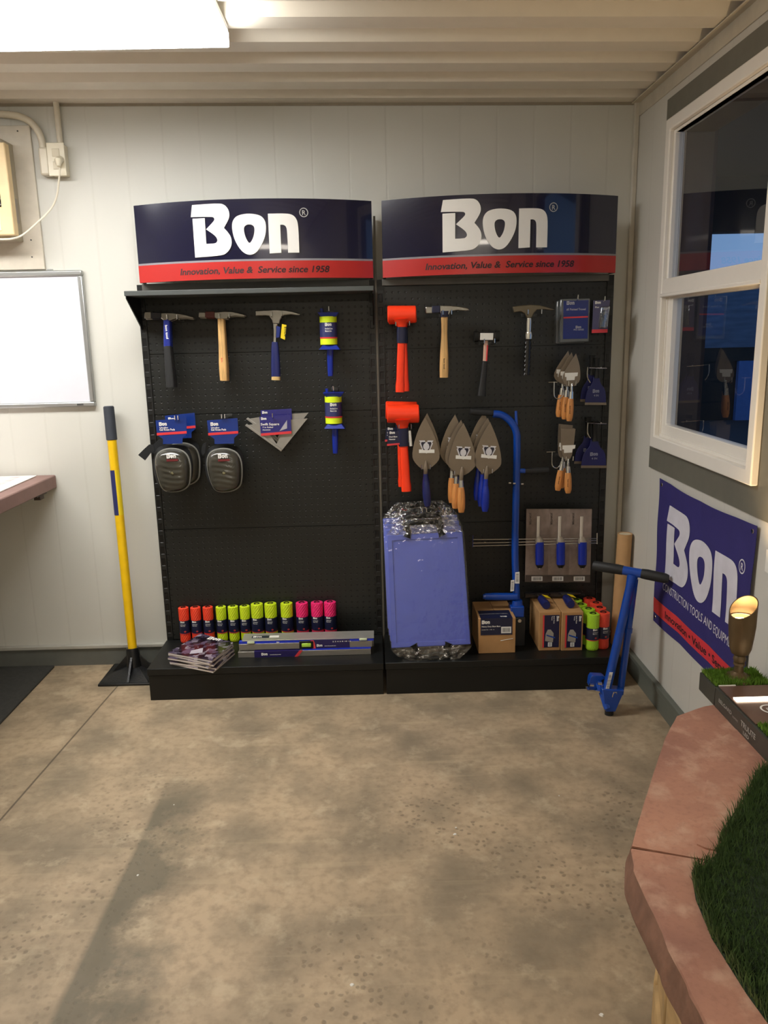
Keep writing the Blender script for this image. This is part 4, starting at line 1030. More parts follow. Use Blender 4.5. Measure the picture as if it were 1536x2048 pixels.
# ------------------------------------------------------------------ wire rail and carded jointers
Y = -.175
t = thing('wire_rail', 'long three-wire steel display rail across the lower right pegboard', 'rail', AY(1070, 1082, Y))
L_, R_ = [(946, 1079), (946, 1086), (946, 1092)], [(1195, 1077), (1194, 1081), (1193, 1086)]
for a, b in zip(L_, R_): part(t, 'wire', tube(BM(), [AY(*a, Y), AY(*b, Y)], .0022, 8), CHROME)
for pts in (((946, 1070), (945.5, 1094)), ((1194, 1066), (1194, 1088))): part(t, 'end_wire', tube(BM(), [AY(*pts[0], Y), AY(*pts[1], Y)], .0022, 8), CHROME)
for px in (970, 1170): a = AY(px, 1085, Y); part(t, 'arm', tube(BM(), [a, (a.x, YP, a.z)], .003, 8, ref=(1, 0, 0)), CHROME)
Y = -.15
CARDG = photo_card_mat()
def jointer(label, dx, first=False):
    t = thing('sled_runner_jointer', label, 'jointer', AY(1076+dx, 1084, Y), 'carded jointers on the wire rail')
    x0 = 1052+dx
    plate(t, 'card', [(x0+1, 1018), (x0+46, 1018), (x0+44, 1165), (x0-2, 1164)], Y, .003, CARDG, bev=0)
    handle(t, 'steel_rod', (1077+dx, 1033), (1076+dx, 1078), [6, 6], Y-.03, mat('pale_steel', (204, 196, 182), .4, .2), flat=.6)
    handle(t, 'flange', (1077+dx, 1073), (1079+dx, 1085), [7, 15, 17], Y-.03, mat('cast_flange', (150, 140, 126), .4, .4), flat=.9)
    handle(t, 'blue_grip', (1079+dx, 1083), (1079+dx, 1128), [16, 16.5, 16.5, 16], Y-.03, KBLUE, flat=1)
    handle(t, 'end_cap', (1079+dx, 1126), (1079+dx, 1135), [16, 14, 9], Y-.03, BLK, flat=1)
    handle(t, 'end_screw', (1079+dx, 1135), (1079+dx, 1138), [4, 3], Y-.03, CHROME, flat=1)
    plate(t, 'dark_footer', [(x0-1, 1150), (x0+44, 1150), (x0+44, 1165), (x0-2, 1164)], Y-.001, .001, mat('footer_grey', (84, 74, 68), .4), bev=0)
    plate(t, 'price_label', [(x0+11, 1153), (x0+33, 1153), (x0+33, 1162), (x0+11, 1162)], Y-.003, .001, BAR, bev=0)
    bm = text(BM(), 'JOINTER', AY(x0+7, 1026, Y-.001), ex=(0, 0, -1), ey=(1, 0, 0), h=.008, width=.05, bold=2); part(t, 'printing', bm, mat('card_dark_print', (60, 52, 46), .5))
    return t
j = jointer('blue-handled jointer on grey card, left of three', 0)
d = AY(1121, 1084, Y)-AY(1079, 1084, Y)
dup(j, d, 'blue-handled jointer on grey card, middle of three'); dup(j, d*2.03, 'blue-handled jointer on grey card, right of three')

# ------------------------------------------------------------------ kneeling boards in film
GATH = film_mat('gathered_film', .26, .9)
def board(label, d, corners, Yt, Yb, film=True):
    """corners TL TR BR BL in pixels on the sloping plane"""
    TL, TR_, BR, BLc = [AY(corners[i][0], corners[i][1], (Yt, Yt, Yb, Yb)[i])+Vector(d) for i in range(4)]
    t = thing('kneeling_board', label, 'kneeling board', (TL+TR_+BR+BLc)/4, 'blue kneeling boards in clear film')
    ex = ((TR_-TL)+(BR-BLc)).normalized(); ey = ((TL-BLc)+(TR_-BR)).normalized(); nz = ex.cross(ey)
    part(t, 'board_panel', prism(BM(), [TL, TR_, BR, BLc], -nz*.012), BOARD, bev=.004)
    wd = (TR_-TL).length; inset = .022
    q = [TL+ex*inset-ey*inset, TR_-ex*inset-ey*inset, BR-ex*inset+ey*inset, BLc+ex*inset+ey*inset]
    part(t, 'raised_rim', prism(BM(), [[TL+ex*.002-ey*.002, TR_-ex*.002-ey*.002, BR-ex*.002+ey*.002, BLc+ex*.002+ey*.002], q[::-1]], nz*.004), BOARD, bev=.002)
    for A, B, s in ((TL, TR_, 1), (BLc, BR, -1)):
        mid = (A+B)/2; p = [mid-ex*.070-ey*.012*s, mid-ex*.062+ey*.008*s, mid-ex*.058+ey*.042*s, mid+ex*.058+ey*.042*s, mid+ex*.062+ey*.008*s, mid+ex*.070-ey*.012*s]
        part(t, 'carry_handle', tube(BM(), arc_pts([x+nz*.004 for x in p], 4), [.017, .014, .012, .011]+[.011]*13+[.011, .012, .014, .017], 10, flat=.7, ref=nz), BLK)
    # loose film: slightly larger wrinkled sheet around the front, gathered at the ends
    bm = BM(); nu, nv = 26, 46; g = []
    for j_ in range(nv+1):
        v = -.14+1.28*j_/nv; row = []
        for i in range(nu+1):
            u = -.012+1.03*i/nu
            pinch = 0
            if v < 0: pinch = min(1, -v/.14)
            if v > 1: pinch = min(1, (v-1)/.14)
            uu = .5+(u-.5)*(1-.42*pinch)
            p = BLc.lerp(BR, uu).lerp(TL.lerp(TR_, uu), v)
            amp = .0015+.006*max(0, pinch)+.004*max(0, v-.9)*10*(1 if v < 1 else .3)
            h = .007+.003*(1-pinch)*math.sin(math.pi*min(max(u, 0), 1))**.5 - .012*pinch*(1 if v < .5 else .2) + amp*noise.noise(Vector((u*14+d[0]*90, v*30, 2.3)))
            row.append(bm.verts.new(p+nz*h))
        g.append(row)
    for j_ in range(nv):
        for i in range(nu): bm.faces.new((g[j_][i], g[j_][i+1], g[j_+1][i+1], g[j_+1][i]))
    part(t, 'clear_film', bm, FILM, ang=80)
    for vA, vB, am in ((1.0, 1.135, .016), (-.125, -.01, .007)):
        bm = BM(); nu, nv = 40, 14; g = []
        for j_ in range(nv+1):
            f = j_/nv; v = vA+(vB-vA)*f; pinch = f if vA > .5 else 1-f; row = []
            for i in range(nu+1):
                uu = .5+(i/nu-.5)*(1-.38*pinch**1.3); p = BLc.lerp(BR, uu).lerp(TL.lerp(TR_, uu), v)
                h = .012+am*(noise.noise(Vector((uu*16+d[1]*70, v*26, 5.1)))+.6*noise.noise(Vector((uu*40, v*70+d[1]*50, 9.1))))
                row.append(bm.verts.new(p+nz*h))
            g.append(row)
        for j_ in range(nv):
            for i in range(nu): bm.faces.new((g[j_][i], g[j_][i+1], g[j_+1][i+1], g[j_+1][i]))
        part(t, 'gathered_film', bm, GATH, ang=80)
    return t
C0 = [(773, 1071), (925, 1063), (942, 1289), (783, 1297)]
bl = ['blue kneeling board in clear film, frontmost of the stack on the right stand', 'blue kneeling board second in the film-wrapped stack', 'blue kneeling board third in the film-wrapped stack', 'blue kneeling board rearmost in the film-wrapped stack']
for i, lab in enumerate(bl):
    board(lab, ((-.008, .0, .013), (0, 0, 0))[0] and (-.004*i, .028*i, .016*i+.002*(i % 2)), C0, -.25, -.345)
a = AY(845, 1012, -.14); hook(a.x, a.z, -.27, 'steel hook through the kneeling board handles', gap=.008)

# ================================================================== THINGS ON THE DECKS
# twine rolls, left stand
def twine(label, cx_, cy_, r, h, mtl, z0=DZ, name='twine_spool', group=None, lh=(.36, .74), a0=-.5, shiny=False):
    t = thing(name, label, 'twine', (cx_, cy_, z0), group)
    g = link('winding', lathe(BM(), (0, 0, 0), [(r*.86, 0), (r*.98, .004), (r, .012), (r*.98, h*.3), (r*.97, h*.5), (r*.98, h*.7), (r, h-.012), (r*.97, h-.003), (r*.6, h), (r*.45, h-.003)], 28), mtl, parent=t)
    link('core', lathe(BM(), (0, 0, 0), [(r*.47, h-.014), (r*.47, h+.0006), (r*.36, h+.0006), (r*.36, h-.014)], 20), BLK, parent=t)
    z1, z2 = h*(1-lh[1]), h*(1-lh[0]); rb = r*1.025
    link('label_band', lathe(BM(), (0, 0, 0), [(rb, z1), (rb, z2)], 28, cap=False), CARDD, parent=t)
    link('label_stripe', lathe(BM(), (0, 0, 0), [(rb+.0004, z1), (rb+.0004, z1+.003)], 28, cap=False), CARDR, parent=t)
    bm = BM(); f0 = wrapfn(Vector((0, 0, z2-.009)), rb+.0006, a0); logo(bm, (0, 0, 0), h=.0085, fn=f0)
    text(bm, '#18 Braided', (0, 0, 0), h=.0035, width=.022, fn=wrapfn(Vector((0, 0, z2-.018)), rb+.0006, a0)); text(bm, 'Mason Line', (0, 0, 0), h=.0035, width=.02, fn=wrapfn(Vector((0, 0, z2-.024)), rb+.0006, a0))
    link('printing', bm, WHT, parent=t)
    bm = BM(); f1 = wrapfn(Vector((0, 0, z1+.008)), rb+.0006, .25); n = 10
    vs = [bm.verts.new(f1(.004*math.cos(2*math.pi*k/n)*1.2, .004+.004*math.sin(2*math.pi*k/n))) for k in range(n)]; bm.faces.new(vs)
    link('badge', bm, MATS.get('badge_red2') or mat('badge_red2', (186, 62, 62), .4), parent=t)
    return t
TO = twine_mat('orange_twine', (250, 72, 40)); TY = twine_mat('yellow_twine', (212, 236, 28)); TP = twine_mat('pink_twine', (250, 40, 118)); TG = twine_mat('lime_twine', (176, 226, 50), 3, .35); TR2 = twine_mat('coral_twine', (240, 74, 50), 3, .35)
row = [(369, 'neon orange', TO, 0), (393, 'neon orange', TO, 0), (417.5, 'neon orange', TO, 0), (443.5, 'neon yellow', TY, 0), (467.5, 'neon yellow', TY, 0), (491, 'neon yellow', TY, 0),
       (515.5, 'neon yellow', TY, 1), (542.5, 'neon yellow', TY, 1), (574.5, 'neon yellow', TY, 1), (605, 'neon pink', TP, 1), (635, 'neon pink', TP, 1), (661, 'neon pink', TP, 1)]
where = ['leftmost of the row', 'second from the left of the row', 'last orange before the yellow ones', 'first narrow one beside the orange twine', 'middle of the three narrow yellows', 'third narrow one',
         'first wide one beside the narrow yellows', 'middle of the three wide yellows', 'last wide one before the pink', 'left of the three pinks', 'middle of the three pinks', 'rightmost of the whole row']
for (px, colr, mt_, big), wh in zip(row, where):
    py = 1240 - (px-369)*.03; yy = -.105 if not big else -.112
    c = AY(px, py+6, yy); twine('%s twine spool on the left deck, %s' % (colr, wh), c.x, yy, .0258 if big else .0218,   .166 if big else .155, mt_, group='twine spools in a row on the left deck', a0=random.uniform(-.7, -.3))
# braided twine on right deck
GP = [((1152, 1196), 'rearmost'), ((1161.5, 1208), 'third from the front'), ((1177, 1221), 'second from the front'), ((1186, 1231), 'frontmost')]
OP = [((1179, 1195), 'rearmost'), ((1192, 1205), 'third from the front'), ((1199.5, 1214.5), 'second from the front'), ((1206.5, 1224), 'frontmost')]
for seq, cn, mt_ in ((GP, 'lime green', TG), (OP, 'coral orange', TR2)):
    for k, ((px, py), wh) in enumerate(seq):
        y_ = (-.125, -.182, -.239, -.296)[k]+(.012 if seq is OP else 0)
        c = AZ(px, py, .284); c.y = y_
        c.x = AY(px, py, y_).x
        twine('%s braided twine roll by the cardboard boxes, %s' % (cn, wh), c.x, c.y, .0265, .152, mt_, group='braided twine rolls on the right deck', lh=(.38, .72), a0=-.2)
# catalogues
CW = mat('page_edges', (212, 202, 196), .7, var=.1, scale=200, stretch=(1, 1, 12))
base = [AZ(336.5, 1305, .182), AZ(424, 1321, .182), AZ(466, 1285, .182), AZ(402, 1266.5, .182)]
cc = sum(base, Vector())/4
labs = ['glossy catalogue with a dark photo cover on top of the stack', 'catalogue second from the top of the stack', 'catalogue third from the top of the stack', 'catalogue third from the bottom of the stack', 'catalogue second from the bottom of the stack', 'catalogue at the bottom of the stack on the deck']
angs = [0, -4, 3, -7, 5, -1]
for i in range(6):
    th = .0078; z = DZ+(5-i)*.008
    rot = Matrix.Rotation(R(angs[i]), 3, 'Z'); off = Vector((random.uniform(-.004, .006), random.uniform(-.008, .0), 0)) if i else Vector()
    pts = [rot @ (p-cc) + cc + off for p in base]; pts = [Vector((p.x, p.y, z)) for p in pts]
    t = thing('catalogue', labs[i], 'catalogue', (cc.x, cc.y, z), 'catalogues stacked on the left deck')
    part(t, 'pages', prism(BM(), pts, (0, 0, th-.0008)), CW)
    cen = sum(pts, Vector())/4
    part(t, 'cover', prism(BM(), [p+(p-cen)*.008+Vector((0, 0, th-.0008)) for p in pts], (0, 0, .0008)), COVER)
    if i == 0:
        a, b, c, d = [p+Vector((0, 0, th+.0004)) for p in pts]; ex = (b-a).normalized(); ey = (d-a).normalized()
        bm = logo(BM(), d-ey*.045+ex*.06, ex, ey, .028); part(t, 'cover_lettering', bm, WHT)
        bm = prism(BM(), [a+ex*.09+ey*.02, a+ex*.13+ey*.05, a+ex*.105+ey*.09, a+ex*.075+ey*.05], (0, 0, .0003)); part(t, 'cover_picture', bm, mat('picture_trowel', (190, 186, 196), .3))
# levels
ALB = mat('level_aluminium', (150, 146, 138), .35, .6); VIAL = mat('vial_green', (176, 220, 70), .15); LB = mat('level_blue', (28, 52, 190), .3); SLV = mat('purple_navy_sleeve', (36, 28, 84), .35)
def vial(t, c, w_=.018, h_=.008):
    part(t, 'vial', box(BM(), c.x-w_, c.x+w_, c.y-.004, c.y+.004, c.z-h_, c.z+h_), mat('vial_pale', (196, 206, 170), .2), bev=.003)
x0, x1 = AZ(475, 1320, DZ).x, AZ(742, 1300, DZ).x
yf = -.297
t = thing('spirit_level', 'lower silver level with navy sleeve, at the front of the left deck', 'level', ((x0+x1)/2, yf, DZ))
part(t, 'body', box(BM(), x0, x1, yf, yf+.024, DZ, DZ+.024), ALB, bev=.0012)
xa, xb = x0+.065, x0+.248
bm = prism(BM(), [(xa, yf-.0012, DZ-.0), (xb-.02, yf-.0012, DZ), (xb, yf-.0012, DZ+.0252), (xa, yf-.0012, DZ+.0252)], (0, .0264, 0)); part(t, 'cardboard_sleeve', bm, SLV)
bm = prism(BM(), [(xb-.022, yf-.002, DZ), (xb-.008, yf-.002, DZ), (xb+.012, yf-.002, DZ+.0254), (xb-.002, yf-.002, DZ+.0254)], (0, .001, 0)); part(t, 'red_flash', bm, CARDR)
bm = logo(BM(), (xa+.028, yf-.002, DZ+.008), h=.0115); text(bm, 'www.bontool.com', (xa+.062, yf-.002, DZ+.009), h=.004, width=.045); part(t, 'printing', bm, WHT)
part(t, 'blue_edge', box(BM(), xb+.01, x1, yf+.002, yf+.022, DZ+.024, DZ+.0275), LB)
z = DZ+.028; yf2 = -.287
t = thing('spirit_level', 'upper silver and blue level with green vial and navy sleeve, on the lower one', 'level', ((x0+x1)/2, yf2, z))
part(t, 'body', box(BM(), x0+.003, x1+.006, yf2, yf2+.024, z, z+.026), ALB, bev=.0012)
part(t, 'blue_web', box(BM(), x0+.004, x1+.012, yf2+.002, yf2+.022, z+.026, z+.034), LB)
vial(t, Vector((x0+.052, yf2-.001+.002, z+.031)), .015, .005)
vial(t, Vector((x1-.03, yf2+.001, z+.033)), .016, .005)
xc = x0+.25
part(t, 'vial_frame', box(BM(), xc-.004, xc+.054, yf2-.003, yf2+.026, z+.001, z+.033), BLK, bev=.002)
part(t, 'vial', box(BM(), xc+.006, xc+.044, yf2-.006, yf2+.0, z+.008, z+.024), VIAL, 'green centre bubble vial', bev=.004)
bm = prism(BM(), [(xc+.06, yf2-.0015, z), (x1-.085, yf2-.0015, z), (x1-.085, yf2-.0015, z+.036), (xc+.052, yf2-.0015, z+.036)], (0, .027, 0)); part(t, 'cardboard_sleeve', bm, SLV)
bm = prism(BM(), [(xc+.05, yf2-.0025, z), (xc+.062, yf2-.0025, z), (xc+.06, yf2-.0025, z+.02), (xc+.054, yf2-.0025, z+.036), (xc+.042, yf2-.0025, z+.036), (xc+.05, yf2-.0025, z+.02)], (0, .001, 0)); part(t, 'red_flash', bm, CARDR)
bm = logo(BM(), (xc+.066, yf2-.0028, z+.008), h=.0105); text(bm, 'www.bontool.com', (xc+.098, yf2-.0028, z+.009), h=.0038, width=.045); text(bm, '2 3 4 6 8 10 12', (xc+.13, yf2-.0028, z+.026), h=.005, width=.075)
b2 = logo(BM(), (x0+.155, yf2+.001, z+.0275), h=.005); part(t, 'web_lettering', b2, WHT)
part(t, 'printing', bm, WHT)
zt = z+.035
A, B, Cc, D_ = AZ(481, 1288, zt+.004), AZ(755, 1278, zt+.004), AZ(754, 1261, zt+.004), AZ(487, 1271, zt+.004)
yA, yD = yf2+.004, -.205
A.y = B.y = yA; Cc.y = D_.y = yD; B.x = Cc.x = x1+.014
t = thing('straightedge', 'wide flat aluminium straightedge lying on top of the levels', 'straightedge', ((A+Cc)/2))
for p in (A, B, Cc, D_): p.z = zt
part(t, 'flat_bar', prism(BM(), [A, B, Cc, D_], (0, 0, .004)), mat('bright_aluminium', (170, 168, 160), .4, .5), bev=.001)
part(t, 'lip', box(BM(), A.x+.002, B.x-.002, yD-.006, yD, DZ+.0, zt), ALB)
part(t, 'navy_label', box(BM(), A.x+.035, A.x+.105, yA+.025, yA+.05, zt+.004, zt+.0045), CARDD)
part(t, 'barcode', box(BM(), A.x+.107, A.x+.145, yA+.027, yA+.048, zt+.004, zt+.0045), LBL)
bm = logo(BM(), (A.x+.04, yA+.029, zt+.005), (1, 0, 0), (0, 1, 0), .016); part(t, 'printing', bm, WHT)

# boxes on the right deck
def carton(label, x0, x1, yf, yb, h, rot=0):
    t = thing('cardboard_box', label, 'box', ((x0+x1)/2, (yf+yb)/2, DZ), 'cardboard boxes on the right deck')
    part(t, 'carton', box(BM(), x0, x1, yf, yb, DZ, DZ+h), KRAFT, bev=.002)
    part(t, 'flap_seam', box(BM(), (x0+x1)/2-.0008, (x0+x1)/2+.0008, yf, yb, DZ+h, DZ+h+.0006), mat('seam_brown', (110, 80, 50), .8)) if x1-x0 > .12 else None
    return t
x0, x1, yf, h = .384, .532, -.318, .148
t = carton('wide kraft box with a navy label wrapped over its front edge', x0, x1, yf, -.11, h)
part(t, 'front_label', box(BM(), x0+.008, x1-.013, yf-.001, yf, DZ+.078, DZ+h), CARDD)
part(t, 'top_label', box(BM(), x0+.008, x1-.013, yf, yf+.09, DZ+h, DZ+h+.001), CARDD)
bm = logo(BM(), (x0+.012, yf-.0015, DZ+.125), h=.015); text(bm, 'Heavy Duty Blast Bags', (x0+.012, yf-.0015, DZ+.112), h=.006, width=.075); text(bm, 'model 34 - 118 - 6', (x0+.012, yf-.0015, DZ+.100), h=.003, width=.05)
logo(bm, (x0+.115, yf+.022, DZ+h+.0015), (-1, 0, 0), (0, -1, 0), .012); text(bm, 'CONSTRUCTION TOOLS AND EQUIPMENT', (x0+.123, yf+.05, DZ+h+.0015), (-1, 0, 0), (0, -1, 0), h=.004, width=.115); part(t, 'printing', bm, WHT)
part(t, 'barcode', box(BM(), x1-.058, x1-.018, yf-.0018, yf-.001, DZ+.085, DZ+.112), BAR)
part(t, 'tape_edge', prism(BM(), [(x1-.06, yf-.0012, DZ+.052), (x1-.01, yf-.0012, DZ+.060), (x1-.01, yf-.0012, DZ+.0625), (x1-.06, yf-.0012, DZ+.0545)], (0, .001, 0)), LBL)
def tall_box(label, x0, x1, yf, h):
    t = carton(label, x0, x1, yf, -.11, h)
    a, b, c, d = x0+.014, x1-.006, DZ+.014, DZ+h-.012
    part(t, 'front_label', box(BM(), a, b, yf-.001, yf, c, d), mat('dark_sleeve_label', (30, 30, 62), .35))
    part(t, 'red_edge', box(BM(), a, a+.006, yf-.0016, yf-.001, c, d), CARDR)
    bm = logo(BM(), (b-.012, yf-.0018, d-.004), (0, 0, -1), (1, 0, 0), .010); text(bm, 'Brick Work', (b-.024, yf-.0018, d-.004), (0, 0, -1), (1, 0, 0), h=.005, width=.032); text(bm, 'Tongs', (b-.032, yf-.0018, d-.004), (0, 0, -1), (1, 0, 0), h=.005, width=.018); part(t, 'printing', bm, WHT)
    mx, mz = a+.028, c+.048
    bm = prism(BM(), [(mx-.018, yf-.0018, mz-.02), (mx+.014, yf-.0018, mz-.026), (mx+.016, yf-.0018, mz+.012), (mx+.004, yf-.0018, mz+.028), (mx-.008, yf-.0018, mz+.028), (mx-.016, yf-.0018, mz+.01)], (0, .0006, 0)); part(t, 'picture_block', bm, mat('picture_stone', (156, 150, 140), .5))
    bm = prism(BM(), [(mx-.014, yf-.0026, mz+.008), (mx+.022, yf-.0026, mz-.004), (mx+.022, yf-.0026, mz-.010), (mx-.012, yf-.0026, mz+.002)], (0, .0006, 0)); part(t, 'picture_tool', bm, LBLUE)
    part(t, 'barcode', box(BM(), mx-.006, mx+.010, yf-.0022, yf-.0018, c+.004, c+.022), BARV)
    return t
tall_box('narrow kraft box with dark picture label, left of the two upright boxes', .629, .715, -.305, .163)
tall_box('narrow kraft box with dark picture label, beside the lime green twine', .7175, .803, -.312, .163)
# hammers lying on the boxes
def lying(label, a, b, hx, z):
    t = thing('brick_hammer', label, 'hammer', (b.x, b.y, z), 'hammers lying on the upright boxes')
    d = (a-b).normalized()
    part(t, 'grip', tube(BM(), [a, a.lerp(b, .1), a.lerp(b, .5), b.lerp(a, .05), b], [.0155, .0175, .017, .015, .010], 18, ref=(0, 0, 1)), NAVYH)
    e = b-d*.05; part(t, 'shank', tube(BM(), [b, e], [.0055, .006], 12, ref=(0, 0, 1)), CHROME)
    s = Vector((-d.y, d.x, 0))*-1
    if s.x < 0: s = -s
    p0 = e-s*.055; p1 = e+s*.075
    part(t, 'head', tube(BM(), [p0, p0+s*.03, e, p1-s*.03, p1], [.012, .012, .014, .008, .0025], 8, ref=(0, 0, 1), squ=2), mat('dark_oiled_head', (70, 70, 74), .22, .8))
    part(t, 'yellow_tag', prism(BM(), [b+Vector((.004, -.002, .016)), b+Vector((.026, -.004, .012)), b+Vector((.034, -.034, .010)), b+Vector((.014, -.036, .016))], (0, 0, .001)), YTAG)
    hc = p0.lerp(p1, .5); bm = BM(); nx_, ny_ = 12, 8; g = []
    for i in range(nx_+1):
        g.append([])
        for j_ in range(ny_+1):
            u, v = i/nx_-.5, j_/ny_-.5; q = hc+s*u*.15+(-d)*v*.07+Vector((0, 0, .018+.005*noise.noise(Vector((u*9, v*9, z*30)))-.05*(v*v)-.03*u*u)); g[-1].append(bm.verts.new(q))
    for i in range(nx_):
        for j_ in range(ny_): bm.faces.new((g[i][j_], g[i+1][j_], g[i+1][j_+1], g[i][j_+1]))
    part(t, 'clear_film', bm, FILM, ang=80)
z = DZ+.163+.0178
lying('navy-gripped hammer lying on the left upright box', AY(1092, 1211, -.27), AY(1075, 1184, -.19), 0, z) if False else None
for lab, pa, pb in (('navy-gripped hammer lying on the left upright box', (1093, 1211), (1074, 1186)), ('navy-gripped hammer with yellow tag lying on the right upright box', (1142, 1209), (1123, 1184))):
    a = AZ(pa[0], pa[1], z); b = AZ(pb[0], pb[1], z); a.y = max(a.y, -.30); b = a+(b-a).normalized()*.115
    b.y = min(b.y, -.185); lying(lab, a, b, 0, z)

# ================================================================== RIGHT SIDE
# leaning lifter
t = thing('slab_lifter', 'blue steel slab lifter with black T-handle leaning against the right wall', 'lifter', (.83, -.606, 0))
Lh, Mh, Rh = AY(1186, 1131, -.5), AY(1266, 1144, -.565), Vector((1.012, -.632, .529))
dirh = (Rh-Lh).normalized()
part(t, 'crossbar', tube(BM(), [Mh-dirh*.045, Mh+dirh*.04], .0165, 18, ref=(0, 0, 1)), LBLUE)
part(t, 'left_grip', tube(BM(), [Lh, Lh+dirh*.005, Mh-dirh*.06, Mh-dirh*.035], [.015, .0185, .0185, .0175], 18, ref=(0, 0, 1)), RUB)
part(t, 'right_grip', tube(BM(), [Mh+dirh*.03, Mh+dirh*.05, Rh-dirh*.012, Rh], [.0175, .019, .018, .014], 18, ref=(0, 0, 1)), RUB)
foot = Vector((.835, -.6, .03))
pt = Mh+Vector((.0, 0, -.01))
pb = AY(1212, 1385, -.6)
part(t, 'main_pole', tube(BM(), [pt, pt.lerp(pb, .1), pb], [.020, .0158, .0158], 18), LBLUE)
q0, q1 = pt+Vector((.012, .012, -.02)), AY(1240, 1388, -.585)
part(t, 'second_pole', tube(BM(), [q0, q1], .0125, 16), LBLUE)
m0 = q0.lerp(q1, .42); part(t, 'coupling', tube(BM(), [m0, q0.lerp(q1, .46)], .0155, 16), LBLUE)
f0, f1, f2, f3 = AY(1204, 1378, -.62), AY(1249, 1382, -.62), AY(1231, 1424, -.62), AY(1212, 1424, -.62)
part(t, 'foot_yoke', prism(BM(), [f0, f1, f2, f3], (0, .045, 0)), LBLUE, bev=.003)
g0 = AY(1219, 1430, -.606)
part(t, 'rubber_foot', tube(BM(), [(f3.x*.5+f2.x*.5, -.6, .022), (f3.x*.5+f2.x*.5, -.6, 0)], .016, 14), RUB)
a, b = AY(1215, 1418, -.625), AY(1193, 1352, -.56)
part(t, 'clamp_arm', tube(BM(), [a, b], .013, 4, flat=.5), LBLUE, bev=.002)
bm = prism(BM(), PL([(1180, 1357), (1184, 1351), (1206, 1352), (1212, 1356), (1202, 1362), (1200, 1376), (1186, 1380), (1178, 1372)], -.575), (0, .03, 0)); part(t, 'clamp_jaw', bm, LBLUE, bev=.002)
part(t, 'jaw_plate', prism(BM(), PL([(1175, 1380), (1185, 1380), (1200, 1383), (1199, 1386), (1184, 1383), (1175, 1382)], -.6), (0, .03, 0)), CHROME)
for px, py in ((1183, 1370), (1199, 1367), (1208, 1383), (1206, 1396)):
    c = AY(px, py, -.6); part(t, 'bolt', tube(BM(), [c+Vector((-.007, 0, .001)), c+Vector((.008, 0, -.001))], .0062, 6), CHROME)
c = AY(1228, 1388, -.625); part(t, 'safety_pin', tube(BM(), arc_pts([c+Vector((-.006, 0, -.012)), c+Vector((-.002, 0, .004)), c+Vector((.008, 0, .006)), c+Vector((.010, 0, 0))], 4), .0022, 8), CHROME)
ax = (pb-pt).normalized(); s0 = pt.lerp(pb, .81); s1 = pt.lerp(pb, .98); off = Vector((-.004, -.0165, 0)); sx = Vector((.006, 0, 0))
part(t, 'barcode_sticker', prism(BM(), [s0+off-sx, s0+off+sx, s1+off+sx, s1+off-sx], (0, .002, 0)), BARV)
# cardboard tube in the corner
tx, ty_ = .985, -.175
tp = AY(1250, 1067, ty_)
t = thing('cardboard_tube', 'tall kraft cardboard mailing tube standing in the corner', 'tube', (.99, ty_, 0))
bm = BM(); tb = Vector((.985, ty_, 0)); r = .0295; A = [(r, 0), (r, 1), (r*.86, 1), (r*.86, .98)]
n = 26; rings = []
for rr_, kk in A:
    c = tb.lerp(Vector((tp.x, ty_, tp.z)), kk); rings.append([bm.verts.new(c+Vector((rr_*math.cos(2*math.pi*k/n), rr_*math.sin(2*math.pi*k/n), 0))) for k in range(n)])
for i in range(3):
    for k in range(n): bm.faces.new((rings[i][k], rings[i][(k+1) % n], rings[i+1][(k+1) % n], rings[i+1][k]))
part(t, 'tube_wall', bm, mat('kraft_tube', (186, 146, 100), .7))
part(t, 'end_plug', tube(BM(), [(tp.x, ty_, tp.z-.006), (tp.x, ty_, tp.z-.002)], r*.87, 24), mat('plug_cream', (214, 200, 172), .6))

# window on the right wall
MASK = mat('dark_grey_surround', (104, 102, 92), .5)
bm = prism(BM(), [[(W, -.335, .88), (W, -1.52, .88), (W, -1.52, 2.157), (W, -.335, 2.157)], [(W, wy1, wz0), (W, wy1, wz1), (W, wy0, wz1), (W, wy0, wz0)]], (-.008, 0, 0))
struct('trim_5', bm, MASK)
VIN = mat('white_vinyl', (230, 225, 216), .3, var=.01)
win = struct('window_1', prism(BM(), [[(W-.008, -.394, .966), (W-.008, -1.19, .966), (W-.008, -1.19, 2.079), (W-.008, -.394, 2.079)],
                                     [(W-.008, -.432, 1.01), (W-.008, -.432, 2.04), (W-.008, -1.152, 2.04), (W-.008, -1.152, 1.01)]], (-.022, 0, 0)), VIN, bev=.004)
def wp(name, bm, m_, **k): return link(name, bm, m_, parent=win, **k)
wp('window_liner', prism(BM(), [[(W-.01, -.425, 1.0), (W-.01, -1.16, 1.0), (W-.01, -1.16, 2.05), (W-.01, -.425, 2.05)], [(W-.01, -.44, 1.02), (W-.01, -.44, 2.03), (W-.01, -1.145, 2.03), (W-.01, -1.145, 1.02)]], (.03, 0, 0)), VIN)
wp('outer_jamb', prism(BM(), [[(W+.0205, -.421, .992), (W+.0205, -1.164, .992), (W+.0205, -1.164, 2.054), (W+.0205, -.421, 2.054)], [(W+.0205, -.44, 1.02), (W+.0205, -1.145, 1.02), (W+.0205, -1.145, 2.03), (W+.0205, -.44, 2.03)]], (.10, 0, 0)), mat('brown_jamb', (96, 76, 62), .6))
wp('meeting_rail', box(BM(), W-.028, W+.02, -1.16, -.43, 1.505, 1.558), VIN, bev=.003)
wp('meeting_rail_lip', box(BM(), W-.034, W+.02, -1.16, -.43, 1.497, 1.508), VIN, bev=.002)
